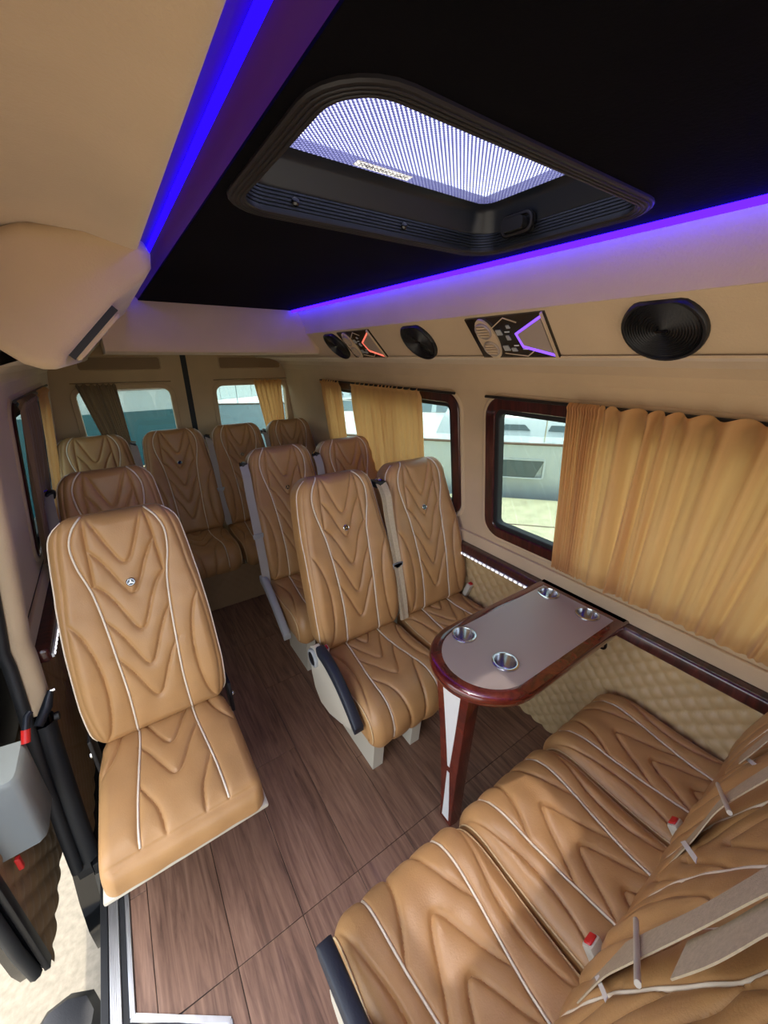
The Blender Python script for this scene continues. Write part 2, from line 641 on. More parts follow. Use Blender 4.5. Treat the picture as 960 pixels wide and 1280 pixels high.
# ------------------------------------------------------------------ floor of planks
fl = MB()
fl.prism([(-0.285, 0.757), (-0.285, 1.46), (-0.385, 1.46), (-0.385, YB), (1.385, YB), (1.385, Y0), (-0.075, Y0), (-0.075, 0.607)], lambda a, b, h: (a, b, h), -0.05, -0.004)
floor = struct(fl.build('floor', 'rubber'))
px = [-0.387] + [-0.235 + 0.2 * k for k in range(9)] + [1.385]
plank_cache = {}
for i in range(len(px) - 1):
    a, b = px[i], px[i + 1]
    xa = max(a, -0.385)
    cuts = [Y0, -0.55 + (i % 3) * 0.2, 0.69, 0.69 + 0.35 + ((i * 37) % 5) * 0.2, 0.69 + 1.35 + ((i * 53) % 4) * 0.22, YB]
    cuts = sorted(cuts)
    for y0, y1 in zip(cuts[:-1], cuts[1:]):
        lo = lambda x: (0.757 - (x + 0.285) * 0.718) if x < -0.0751 else -99.0     # skewed edge of the step well
        x0 = xa
        if xa < -0.28:
            if y0 < 1.46:
                x0 = -0.283
        if b - x0 < 0.01 or (x0 < -0.075 and b <= -0.075 and y1 < lo(b)):
            continue
        g = 0.0009
        A0, A1, B0, B1 = x0 + g, b - g, y0 + g, y1 - g
        xs = [x for x in sorted([A0, A1, -0.0752, -0.0750, -0.285 + (0.757 - B0) / 0.718, -0.285 + (0.757 - B1) / 0.718]) if A0 <= x <= A1]
        top, bot = [], []
        for x in xs:
            l = max(B0, lo(x) + 0.002)
            l = min(l, B1) if l < B1 + 0.003 else l
            if l <= B1 + 1e-6:
                bot.append((x, l))
        if len(bot) < 2:
            continue
        poly = bot + [(bot[-1][0], B1), (bot[0][0], B1)]
        clean = [poly[0]]
        for q_ in poly[1:]:
            if math.hypot(q_[0] - clean[-1][0], q_[1] - clean[-1][1]) > 1e-5:
                clean.append(q_)
        if math.hypot(clean[0][0] - clean[-1][0], clean[0][1] - clean[-1][1]) < 1e-5:
            clean.pop()
        if len(clean) < 3:
            continue
        mx = sum(q_[0] for q_ in clean) / len(clean)
        my = sum(q_[1] for q_ in clean) / len(clean)
        sk = 0.0007
        o = MB().loops([[(x - mx, y - my, -0.004) for x, y in clean], [(x - mx, y - my, -sk) for x, y in clean], [(x - mx - math.copysign(sk, x - mx), y - my - math.copysign(sk, y - my), 0.0) for x, y in clean]], True, True, True).build('plank', 'plank', floor)
        o.location = (mx, my, 0)

# door sill strips: aluminium and rubber
sill = thing('door_sill_strip', 'ribbed aluminium and black rubber sill strip at the open doorway', 'sill strip', (-0.31, 0.75, 0))


def sill_bar(nm, a, b, m, ribs=0, axis=1):
    mb = MB().box(a, b, 0.002)
    if ribs:
        for k in range(ribs):
            if axis == 1:
                x = a[0] + (b[0] - a[0]) * (k + 0.7) / (ribs + 0.4)
                mb.box((x - 0.0018, a[1], b[2] - 0.001), (x + 0.0018, b[1], b[2] + 0.0018))
            else:
                y = a[1] + (b[1] - a[1]) * (k + 0.7) / (ribs + 0.4)
                mb.box((a[0], y - 0.0018, b[2] - 0.001), (b[0], y + 0.0018, b[2] + 0.0018))
    o = mb.build(nm, m, sill)
    o.location = (0.31, -0.75, 0)
    return o


sill_bar('aluminium_strip', (-0.342, Y0, -0.05), (-0.314, 1.22, 0.002), 'alu', 5)
sill_bar('rubber_strip', (-0.314, Y0, -0.05), (-0.298, 1.22, -0.001), 'rubber')
sill_bar('edge_profile', (-0.298, 0.755, -0.05), (-0.284, 1.22, 0.004), 'alu', 1)
ep = MB()
for k_ in (0, 1):
    ep.prism([(-0.298, 0.752 - k_ * .004), (-0.284, 0.759 - k_ * .004), (-0.075, 0.609 - k_ * .004), (-0.083, 0.597 + k_ * .004)], lambda a, b, h: (a + 0.31, b - 0.75, h), -0.05, 0.003 + k_ * 0.002)
ep.build('edge_profile', 'alu', sill)
sill_bar('edge_profile', (-0.087, Y0, -0.05), (-0.073, 0.605, 0.004), 'alu', 1)
sill_bar('rubber_plate', (-0.385, 1.22, -0.05), (-0.285, 1.46, -0.001), 'rubber')
sill_bar('rubber_lip', (-0.362, Y0, -0.12), (-0.343, 1.20, 0.004), 'rubber')
st = MB().prism([(-0.297, Y0), (-0.088, Y0), (-0.088, 0.598), (-0.297, 0.748)], lambda a, b, h: (a, b, h), -0.12, -0.09)
for k in range(9):
    st.box((-0.285 + k * 0.022, Y0, -0.09), (-0.279 + k * 0.022, 0.735 - k * 0.0158, -0.086))
st.prism([(-0.297, 0.748), (-0.088, 0.598), (-0.088, 0.592), (-0.297, 0.742)], lambda a, b, h: (a, b, h), -0.09, -0.052)
st.box((-0.09, Y0, -0.09), (-0.0845, 0.60, -0.052))
tag(st.build('step_well', 'tread'), 'dark ribbed sunken step inside the doorway', 'step')

# ------------------------------------------------------------------ ceiling with hatch hole
HX0, HX1, HY0, HY1 = 0.205, 0.815, 0.365, 0.775
cm = MB()
hx0, hx1, hy0, hy1 = HX0 + 0.022, HX1 - 0.022, HY0 + 0.022, HY1 - 0.022
for a, b, c, d in ((0.19, 0.875, Y0, hy0), (0.19, 0.875, hy1, 2.14), (0.19, hx0, hy0, hy1), (hx1, 0.875, hy0, hy1)):
    cm.box((a, c, CEIL), (b, d, CEIL + 0.03))
ceil = struct(cm.build('ceiling', 'black_suede'))


def cove(name, xs, y0, y1, ledx, label):
    """concave lamp channel between ceiling panel and duct; xs = cross-section points (x, z)"""
    t = thing(name, label, 'light strip', (ledx, y0, CEIL))
    mb = MB()
    n = len(xs)
    mb.loops([[(x - ledx, 0, z - CEIL) for x, z in xs], [(x - ledx, y1 - y0, z - CEIL) for x, z in xs]], closed=False)
    mb.build('channel', 'plum', t, smooth=60)
    return t


c1 = cove('led_channel', [(0.192, 1.857), (0.186, 1.868), (0.172, 1.876), (0.155, 1.879), (0.138, 1.876), (0.124, 1.868), (0.118, 1.855)], Y0, 2.14, 0.155,
          'blue light strip in a plum channel between black ceiling and doorway panel')
MB().box((-0.0045, 0, 0.0135), (0.0045, 3.39, 0.021), 0.002).build('lamp_strip', 'led_blue', c1, smooth=60)
c2 = cove('led_channel', [(0.873, 1.857), (0.877, 1.864), (0.886, 1.868), (0.895, 1.866), (0.903, 1.860)], Y0, 2.14, 0.887,
          'blue light strip along the ceiling edge above the round speakers')
MB().box((-0.009, 0, -0.011), (-0.003, 3.39, 0.004), 0.002).build('lamp_strip', 'led_blue_wall', c2, smooth=60)

rf = MB()  # outer roof out of view, added to keep the sun off the door sill
for a, b, c, d in ((-0.44, 1.44, Y0, HY0), (-0.44, 1.44, HY1, YB + 0.06), (-0.44, HX0, HY0, HY1), (HX1, 1.44, HY0, HY1)):
    rf.box((a, c, 1.95), (b, d, 1.975))
struct(rf.build('ceiling_roof_sun_blocker', 'carpaint'))
# ------------------------------------------------------------------ right duct
ST, SB = Vector((0.952, 0, 1.744)), Vector((1.062, 0, 1.632))
SDIR = (ST - SB).normalized()
SLEN = (ST - SB).length
SN = Vector((-SDIR.z, 0, SDIR.x))
duct_prof = [(0.902, 1.862), (0.910, 1.850), (0.922, 1.825), (0.934, 1.79), (0.943, 1.762), (0.9465, 1.7475), (0.950, 1.7465), (0.952, 1.744), (1.062, 1.632), (1.066, 1.6285), (1.075, 1.628), (1.10, 1.632)]
dm = MB()
dm.loops([[(x, Y0, z) for x, z in duct_prof], [(x, YB, z) for x, z in duct_prof]], closed=False)
duct_r = struct(dm.build('wall_right_duct', 'suede', smooth=35))


def SR(y, b, h):                   # sloping duct face, right side
    p = SB + SDIR * b + SN * h
    return (p.x, y, p.z)


def SLF(y, b, h):
    x, yy, z = SR(y, b, h)
    return (1.005 - x, yy, z)


# ------------------------------------------------------------------ left duct with rounded end
pod_prof = [(0.112, 1.885), (0.138, 1.872), (0.148, 1.85), (0.144, 1.822), (0.128, 1.80), (0.053, 1.744), (-0.057, 1.632), (-0.064, 1.616), (-0.082, 1.606), (-0.105, 1.606), (-0.135, 1.618), (-0.168, 1.648), (-0.192, 1.69), (-0.2, 1.745), (-0.185, 1.80), (-0.14, 1.85), (-0.075, 1.88), (0.02, 1.89)]


def offset_poly(P, d):
    cx = sum(p[0] for p in P) / len(P)
    cz = sum(p[1] for p in P) / len(P)
    out = []
    n = len(P)
    for i in range(n):
        a, b, c = Vector(P[i - 1]), Vector(P[i]), Vector(P[(i + 1) % n])
        t = (c - a).normalized()
        nn = Vector((-t.y, t.x))
        if nn.dot(Vector((cx, cz)) - b) < 0:
            nn = -nn
        out.append((b.x + nn.x * d, b.y + nn.y * d))
    return out


PODY = 1.14
pm = MB()
lps = []
for k in range(6):
    an = PI / 2 * k / 5
    d = 0.028 * (1 - math.sin(an))
    y = PODY + 0.028 * (1 - math.cos(an))
    lps.append([(x, y, z) for x, z in offset_poly(pod_prof, d)])
lps.append([(x, YB, z) for x, z in pod_prof])
pm.loops(lps, True, True, True)
struct(pm.build('wall_left_duct', 'suede', smooth=50))
# beige headlining over the doorway and door header
hp = [(0.121, 1.853), (0.115, 1.85), (0.10, 1.853), (0.03, 1.872), (-0.06, 1.878), (-0.13, 1.862), (-0.19, 1.825), (-0.235, 1.77), (-0.262, 1.70), (-0.285, 1.60), (-0.30, 1.50)]
hm = MB().loops([[(x, Y0, z) for x, z in hp], [(x, 1.50, z) for x, z in hp]], closed=False)
hm.loops([[(-0.30, Y0, 1.50), (-0.33, Y0, 1.49), (-0.34, Y0, 1.6)], [(-0.30, 1.50, 1.50), (-0.33, 1.5, 1.49), (-0.34, 1.5, 1.6)]], closed=False)
struct(hm.build('ceiling_door_header', 'suede', smooth=50))

# upper left wall filler behind the duct
up = MB().loops([[(-0.30, 1.47, 1.50), (-0.29, 1.47, 1.56), (-0.25, 1.47, 1.66), (-0.19, 1.47, 1.75)], [(-0.30, YB, 1.50), (-0.29, YB, 1.56), (-0.25, YB, 1.66), (-0.19, YB, 1.75)]], closed=False)
up.build('upper_pad', 'suede', wl)

# unseen low and high front panels, added to limit light from the open cab end
fb = MB().box((-0.43, Y0 - 0.05, -0.05), (1.43, Y0, 0.45))
fb.box((-0.43, Y0 - 0.05, 1.80), (1.43, Y0, 1.95))
struct(fb.build('wall_front_baffle', 'suede'))
struct(MB().box((-0.43, Y0, -0.05), (-0.385, -0.5, 1.55)).build('wall_left_front_baffle', 'suede'))  # unseen wall ahead of the doorway, added to cut daylight on the single seat
# ------------------------------------------------------------------ rear air-conditioning box
ac = MB()
acp = [(2.150, 1.885), (2.135, 1.857), (2.122, 1.80), (2.118, 1.72), (2.120, 1.672), (2.128, 1.655), (2.145, 1.648), (YB, 1.648), (YB, 1.885)]
ac.loops([[(0.03, y, z) for y, z in acp], [(1.02, y, z) for y, z in acp]], True, True, True)
acb = tag(ac.build('air_conditioning_box', 'suede', smooth=40), 'beige covered overhead box across the rear of the ceiling', 'air conditioner')

# ------------------------------------------------------------------ rear doors
RW = [(-0.215, 0.425, 0.82, 1.455), (0.685, 1.325, 0.82, 1.455)]
rm = MB()


def rslab(x0, x1, z0, z1):
    rm.box((x0, YB, z0), (x1, YB + 0.06, z1))


rslab(-0.40, RW[0][0] + .03, 0, 1.9)
rslab(RW[0][1] - .03, 0.50, 0, 1.9)
rslab(0.54, RW[1][0] + .03, 0, 1.9)
rslab(RW[1][1] - .03, 1.43, 0, 1.9)
for w in RW:
    rslab(w[0] + .03, w[1] - .03, 0, w[2] + .03)
    rslab(w[0] + .03, w[1] - .03, w[3] - .03, 1.9)
rw = struct(rm.build('wall_rear', 'suede'))
MB().box((0.50, YB + 0.005, 0), (0.54, YB + 0.05, 1.9)).build('door_seal', 'rubber', rw)
RF = lambda a, b, h: (a, YB - h, b)
for i, w in enumerate(RW):
    g = MB().box((w[0] + .03, YB + 0.03, w[2] + .03), (w[1] - .03, YB + 0.034, w[3] - .03)).build('window_%d' % (3 + i), 'glass')
    struct(g)
    fr = ring(MB(), w, 0.09, 0.035, -0.03, 0.012, RF)
    fr.build('window_surround', 'suede', g, smooth=40)
    vp = ring(MB(), (w[0] + 0.08, w[1] - 0.06, 1.545, 1.64), 0.02, 0.008, 0, 0.008, RF)
    vp.build('vent_panel_rim', 'suede', rw, smooth=40)
    MB().prism(rrect(w[0] + 0.088, w[1] - 0.068, 1.553, 1.632, 0.015), RF, 0, 0.004).build('vent_panel', 'quilt_brown', rw)
    MB().tube([(w[0] + 0.02, YB - 0.03, 1.468), (w[1] - 0.02, YB - 0.03, 1.468)], 0.004).build('curtain_rod', 'chrome', rw)


# ------------------------------------------------------------------ side windows
def side_window(name, win, fn):
    ya, yb, ta, tb = win
    g = MB().prism([(ya - .0, ta - .0), (yb + .0, ta - .0), (yb + .0, tb + .0), (ya - .0, tb + .0)], fn, -0.03, -0.026).build(name, 'glass')
    struct(g)
    ring(MB(), (ya - .03, yb + .03, ta - .03, tb + .03), 0.085, 0.05, -0.02, 0.012, fn).build('wood_frame', 'mahogany_dark', g, smooth=40)
    ring(MB(), (ya + .012, yb - .012, ta + .012, tb - .012), 0.05, 0.028, -0.028, 0.004, fn).build('rubber_gasket', 'rubber', g, smooth=40)
    ring(MB(), (ya - .052, yb + .052, ta - .052, tb + .045), 0.10, 0.024, -0.02, 0.008, fn, 0.007).build('padded_surround', 'suede', g, smooth=60)
    return g


w1 = side_window('window_1', WIN1, WR)
w2 = side_window('window_2', WIN2, WR)
w5 = side_window('window_5', WINL, WLF)


# ================================================================== CURTAINS
def curtain(name, fn, a0, a1, b0, b1, label, m, dense=None, pitch=0.055, amp=0.012, hem=0.0, pull=None, off=0.035, group=None, lean=0.0, head=True):
    """pleated cloth between a0..a1 (along wall) and b0..b1 (up); dense=(length,pitch): tightly gathered start"""
    L = abs(a1 - a0)
    sg = 1 if a1 > a0 else -1
    ss, ph, am = [0.0], [0.0], []
    s = 0.0
    cr = [random.uniform(0.6, 1.45) for _ in range(60)]
    while s < L:
        pt = pitch
        if dense and s < dense[0]:
            pt = dense[1]
        elif dense and s < dense[0] * 2:
            pt = dense[1] + (pitch - dense[1]) * (s - dense[0]) / dense[0]
        ds = pt / 10 * cr[len(ph) // 10 % 60]
        s += ds
        ss.append(min(s, L))
        ph.append(ph[-1] + 2 * PI / 10)
    nb = 46
    rnd = [random.uniform(-1, 1) for _ in range(400)]
    vs = []
    for i, (s, p) in enumerate(zip(ss, ph)):
        pt = pitch if not dense or s > dense[0] * 2 else dense[1]
        cyc = int(p / (2 * PI))
        k0 = 0.75 + 0.35 * rnd[cyc % 400]
        for j in range(nb + 1):
            t = j / nb                       # 0 bottom .. 1 top
            k = k0 * (0.75 + 0.35 * math.sin(2.3 * t + rnd[(cyc * 7 + 3) % 400] * 3))
            A = amp * min(1.0, (pt / pitch) ** 0.4)
            h = off + A * k * math.sin(p + 0.5 * rnd[(cyc + 11) % 400] * math.sin(3 * t)) * (0.55 + 0.45 * min(1, (1 - t) * 6))
            h += 0.3 * A * math.sin(2 * p + 5 * t)
            bb = b0 + (b1 - b0) * t
            if j == 0:
                bb += 0.006 * math.sin(p)
                h *= 0.8
            if head and t > 0.95:
                h = off + A * 0.8 * math.sin(p) + (0.006 if j == nb - 1 else 0)
            if j == nb:
                bb -= 0.006 + 0.006 * math.cos(p)
            x = s
            if pull:
                x = pull(s, t, L)
            a = a0 + sg * x + lean * (1 - t) * (s / L)
            vs.append(fn(a, bb, h))
    n = nb + 1
    fs = [(i * n + j, (i + 1) * n + j, (i + 1) * n + j + 1, i * n + j + 1) for i in range(len(ss) - 1) for j in range(nb)]
    o = MB().add(vs, fs).build(name, m, smooth=180)
    tag(o, label, 'curtain', group)
    return o


curtain('window_curtain', WR, 0.745, -0.45, 0.045, 0.705, 'wide golden curtain drawn across the window above the table', 'curtain', dense=(0.085, 0.0105), pitch=0.062, amp=0.022, off=0.05, lean=0.16)
curtain('window_curtain', WR, 1.53, 2.19, 0.06, 0.70, 'golden curtain half drawn over the window behind the table seats, wider of the pair', 'curtain', pitch=0.045, amp=0.015, off=0.04)
curtain('window_curtain', WR, 2.36, 2.62, 0.06, 0.70, 'narrow gathered golden curtain at the rear end of the right-hand window', 'curtain', pitch=0.036, amp=0.015, off=0.04)


def pull_in(s, t, L):
    return s * (1.0 if t > 0.97 else 1.0) + 0.0


curtain('window_curtain', RF, 1.01, 1.25, 0.86, 1.465, 'golden curtain bunched at the right-hand rear door window', 'curtain', pitch=0.035, amp=0.016, off=0.035,
        pull=lambda s, t, L: L * 0.5 + (s - L * 0.5) * (0.62 + 0.38 * abs(t - 0.05)) + (1 - t) * 0.05)
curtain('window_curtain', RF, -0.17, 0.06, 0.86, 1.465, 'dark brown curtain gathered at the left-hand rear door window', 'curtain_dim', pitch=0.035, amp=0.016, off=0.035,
        pull=lambda s, t, L: s * (0.5 + 0.5 * t) + (1 - t) * 0.13)
curtain('window_curtain', WLF, 2.46, 2.74, 0.06, 0.70, 'brown gold curtain hanging in the middle of the doorway-side window', 'curtain', pitch=0.04, amp=0.015, off=0.04)
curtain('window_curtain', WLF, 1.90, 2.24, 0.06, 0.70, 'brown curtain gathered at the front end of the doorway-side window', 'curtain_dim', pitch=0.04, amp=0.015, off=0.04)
for fn, a, b in ((WR, -0.45, 1.13), (WR, 1.31, 2.68), (WLF, 1.93, 3.04)):
    p, r = fn(a, 0.69, 0.022), fn(b, 0.69, 0.022)
    par = w1 if a < 0 else (w2 if fn is WR else w5)
    MB().tube([p, r], 0.006).build('curtain_track', 'blk', par)

# ================================================================== SEATS
def resample(pts, n):
    P = [np.array(p, float) for p in pts]
    # Catmull-Rom
    out = []
    m = len(P)
    for i in range(m - 1):
        p0, p1, p2, p3 = P[max(i - 1, 0)], P[i], P[i + 1], P[min(i + 2, m - 1)]
        for k in range(n):
            t = k / n
            out.append(0.5 * ((2 * p1) + (-p0 + p2) * t + (2 * p0 - 5 * p1 + 4 * p2 - p3) * t * t + (-p0 + 3 * p1 - 3 * p2 + p3) * t ** 3))
    out.append(P[-1])
    return np.array(out)


def poly_dist(X, S, poly):
    d = np.full(X.shape, 9.0)
    for (x0, s0), (x1, s1) in zip(poly[:-1], poly[1:]):
        dx, ds = x1 - x0, s1 - s0
        l2 = dx * dx + ds * ds + 1e-12
        t = np.clip(((X - x0) * dx + (S - s0) * ds) / l2, 0, 1)
        d = np.minimum(d, np.hypot(X - x0 - t * dx, S - s0 - t * ds))
    return d


def mirror(poly):
    q = np.array(poly).copy()
    q[:, 0] *= -1
    return q


def both(pts, n=7):
    p = resample(pts, n)
    return [p, mirror(p)]


def vee(s, arm, up=1, sharp=0.018):
    """rounded V with its apex at s"""
    half = [(a, s + up * b) for a, b in arm]
    full = [(-a, b) for a, b in half[::-1]] + [(0, s)] + half
    return resample(full, 5)


LB = 0.745
BTILT = math.radians(16)


class Pad:
    """an upholstered pad: centre line c(s)->(y,z), normal n(s); half width hw(s); seams"""
    def __init__(self, cpts, hw, seams, thick, puff, R, L):
        self.c = np.array(cpts)
        d = np.hypot(*np.diff(self.c, axis=0).T)
        self.S = np.concatenate([[0], np.cumsum(d)])
        self.L = self.S[-1] if L is None else L
        tn = np.gradient(self.c, axis=0)
        tn /= np.hypot(tn[:, 0], tn[:, 1])[:, None]
        self.t = tn
        self.hw, self.seams, self.thick, self.puff, self.R = hw, seams, thick, puff, R

    flip = 1.0

    def frame(self, s):
        y = np.interp(s, self.S, self.c[:, 0])
        z = np.interp(s, self.S, self.c[:, 1])
        ty = np.interp(s, self.S, self.t[:, 0])
        tz = np.interp(s, self.S, self.t[:, 1])
        return y, z, -tz * self.flip, ty * self.flip         # normal = tangent turned towards the sitter

    def height(self, X, S, ends=(1, 1), creases=True):
        e = self.hw(S) - np.abs(X)
        de = e
        if ends[0]:
            de = np.minimum(de, S)
        if ends[1]:
            de = np.minimum(de, self.L - S)
        q = np.clip(de / self.R, 0, 1)
        h = self.thick * np.sqrt(np.clip(1 - (1 - q) ** 2, 0, 1))
        dmin = np.full(X.shape, 9.0)
        for p in self.seams:
            dmin = np.minimum(dmin, poly_dist(X, S, p))
        puff = self.puff * (1 - np.exp(-dmin / 0.011)) - 0.0045 * np.exp(-(dmin / 0.0042) ** 2)
        h = h + puff * q
        if creases:
            h = h + 0.0012 * np.sin(X * 60 + S * 23) * np.sin(S * 47 - X * 15) * q
        return h

    def point(self, X, S, extra=0.0, ends=(1, 1)):
        X = np.atleast_1d(np.array(X, float))
        S = np.atleast_1d(np.array(S, float))
        h = self.height(X, S, ends) + extra
        y, z, ny, nz = self.frame(S)
        h = h + self.wing(X, S)
        return np.stack([X, y + ny * h, z + nz * h], 1)

    def wing(self, X, S):
        return 0.0


# --- backrest
bs = np.linspace(0, LB, 60)
cb = []
y_, z_ = 0.0, 0.452
for i, s in enumerate(bs):
    lum = -0.022 * math.sin(PI * min(s / 0.5, 1.0)) + 0.004
    cb.append((s * math.sin(BTILT) + lum, z_ + s * math.cos(BTILT)))


def hw_back(S):
    w = np.interp(S, [0, 0.06, 0.16, 0.34, 0.48, 0.60, 0.70, LB], [0.194, 0.208, 0.213, 0.210, 0.203, 0.193, 0.181, 0.170])
    r = 0.085
    k = np.clip((S - (LB - r)) / r, 0, 1)
    w = w - r * 0.78 * (1 - np.sqrt(np.clip(1 - k * k, 0, 1)))
    r = 0.05
    k = np.clip((r - S) / r, 0, 1)
    w = w - r * 0.8 * (1 - np.sqrt(np.clip(1 - k * k, 0, 1)))
    return w


pipe_b = both([(0.083, LB - .002), (0.112, 0.705), (0.128, 0.655), (0.124, 0.59), (0.106, 0.51), (0.094, 0.41), (0.086, 0.29), (0.080, 0.15), (0.084, 0.0)])
arm = [(0.012, 0.010), (0.026, 0.040), (0.047, 0.092), (0.068, 0.135), (0.092, 0.172)]
seams_b = pipe_b + both([(0.135, 0.735), (0.152, 0.69), (0.164, 0.62), (0.172, 0.53), (0.184, 0.42), (0.192, 0.30), (0.194, 0.16), (0.180, 0.04)]) \
    + both([(0.185, 0.425), (0.158, 0.375), (0.138, 0.30), (0.130, 0.21), (0.136, 0.12), (0.152, 0.05), (0.175, 0.012)]) \
    + both([(0.080, LB - .002), (0.088, 0.68), (0.092, 0.60), (0.097, 0.52)]) \
    + [vee(0.575, [(0.014, 0.010), (0.028, 0.040), (0.048, 0.09), (0.066, 0.14), (0.078, 0.168)])] \
    + [vee(s, arm) for s in (0.465, 0.345, 0.228, 0.115)]
PADB = Pad(cb, hw_back, seams_b, 0.052, 0.0068, 0.042, LB)
PADB.wing = lambda X, S: 0.020 * (np.abs(X) / 0.21) ** 2.5 * np.clip(S / 0.1, 0, 1) * np.clip((0.62 - S) / 0.2, 0, 1)

# --- cushion: from the back to the front and down over the edge
cc = [(0.03, 0.440), (-0.05, 0.430), (-0.15, 0.426), (-0.25, 0.431), (-0.31, 0.436), (-0.345, 0.434), (-0.372, 0.423), (-0.389, 0.403), (-0.396, 0.378), (-0.392, 0.35), (-0.38, 0.325)]
cc = [(a, b - 0.012) for a, b in cc]
cc = resample(cc, 8)


def hw_cush(S):
    return np.interp(S, [0, 0.08, 0.3, 0.45, 0.6], [0.196, 0.203, 0.206, 0.202, 0.19])


arm_c = [(0.014, 0.010), (0.030, 0.040), (0.050, 0.085), (0.070, 0.125), (0.088, 0.155)]
seams_c = both([(0.082, 0), (0.084, 0.1), (0.094, 0.2), (0.106, 0.3), (0.112, 0.38), (0.114, 0.55)]) \
    + both([(0.196, 0.05), (0.168, 0.085), (0.148, 0.15), (0.142, 0.22), (0.150, 0.29), (0.170, 0.36), (0.19, 0.42)]) \
    + [vee(s, arm_c, -1) for s in (0.10, 0.215, 0.33)] \
    + both([(0.03, 0.55), (0.034, 0.47), (0.05, 0.40), (0.082, 0.335), (0.104, 0.30)])
PADC = Pad(cc, hw_cush, seams_c, 0.040, 0.0065, 0.045, None)
PADC.flip = -1.0
# a flatter cushion with a square front, for the seat by the doorway
cc2 = [(0.03, 0.440), (-0.05, 0.434), (-0.15, 0.430), (-0.25, 0.428), (-0.33, 0.426), (-0.375, 0.422), (-0.392, 0.414), (-0.400, 0.402), (-0.402, 0.388), (-0.402, 0.366)]
PADC2 = Pad(resample(cc2, 8), lambda S: np.interp(S, [0, .06, .15, .45, .6], [0.165, 0.19, 0.202, 0.206, 0.206]),
            both([(0.082, 0), (0.084, 0.1), (0.096, 0.22), (0.106, 0.32), (0.112, 0.42)]) + both([(0.12, 0.0), (0.135, 0.06), (0.16, 0.13), (0.2, 0.19)])
            + [vee(s, arm_c, -1) for s in (0.05, 0.16, 0.28)] + both([(0.05, 0.42), (0.06, 0.36), (0.085, 0.30), (0.098, 0.27)]) + [np.array([(-0.21, 0.425), (0.21, 0.425)])],
            0.030, 0.006, 0.03, None)


PADC2.flip = -1.0


def pad_mesh(pad, nu, nv, back_off, ends, flat_z=None):
    V = np.linspace(0, 1, nv + 1)
    Sv = pad.L * (0.5 - 0.5 * np.cos(PI * V)) * 0.35 + pad.L * V * 0.65
    U = np.sin(np.linspace(-PI / 2, PI / 2, nu + 1)) * 0.35 + np.linspace(-1, 1, nu + 1) * 0.65
    SS, UU = np.meshgrid(Sv, U, indexing='ij')
    XX = UU * pad.hw(SS)
    pts = pad.point(XX.ravel(), SS.ravel(), 0.0, ends)
    mb = MB()
    n = nu + 1
    fs = [(i * n + j, i * n + j + 1, (i + 1) * n + j + 1, (i + 1) * n + j) for i in range(nv) for j in range(nu)]
    nb = len(pts)
    y, z, ny, nz = pad.frame(Sv)
    hwv = pad.hw(Sv)
    extra = []
    for i in range(nv + 1):
        for sx in (-1, 1):
            if flat_z is None:
                extra.append((sx * hwv[i] * 0.97, y[i] - ny[i] * back_off, z[i] - nz[i] * back_off))
            else:
                extra.append((sx * hwv[i], y[i], min(flat_z, z[i])))
    for i in range(nv):
        a, b = nb + 2 * i, nb + 2 * i + 2
        fs.append((i * n, (i + 1) * n, b, a))
        fs.append((i * n + nu, a + 1, b + 1, (i + 1) * n + nu))
        fs.append((a, b, b + 1, a + 1))
    fs.append(tuple(range(nu, -1, -1)) + (nb, nb + 1))
    fs.append(tuple(nv * n + j for j in range(n)) + (nb + 2 * nv + 1, nb + 2 * nv))
    mb.add(pts.tolist() + extra, fs)
    return mb


def surf_tube(pad, poly, r, lift, ends, n=6):
    pts = pad.point(poly[:, 0], poly[:, 1], lift, ends)
    return MB().tube([tuple(p) for p in pts], r, n)


def edge_poly(pad, inset, s0, s1, sgn, n=40):
    S = np.linspace(s0, s1, n)
    return np.stack([sgn * (pad.hw(S) - inset), S], 1)


def ribbon(pts, nrm, w, th=0.0022):
    """strap through pts; nrm = list of face normals"""
    P = [Vector(p) for p in pts]
    lps = []
    for i, p in enumerate(P):
        t = (P[min(i + 1, len(P) - 1)] - P[max(i - 1, 0)]).normalized()
        n = Vector(nrm[i] if isinstance(nrm, list) else nrm)
        n = (n - t * n.dot(t)).normalized()
        s = t.cross(n)
        ww = w[i] if isinstance(w, list) else w
        lps.append([p + s * ww / 2 + n * th / 2, p - s * ww / 2 + n * th / 2, p - s * ww / 2 - n * th / 2, p + s * ww / 2 - n * th / 2])
    return MB().loops(lps, True, True, True)


proto = {}


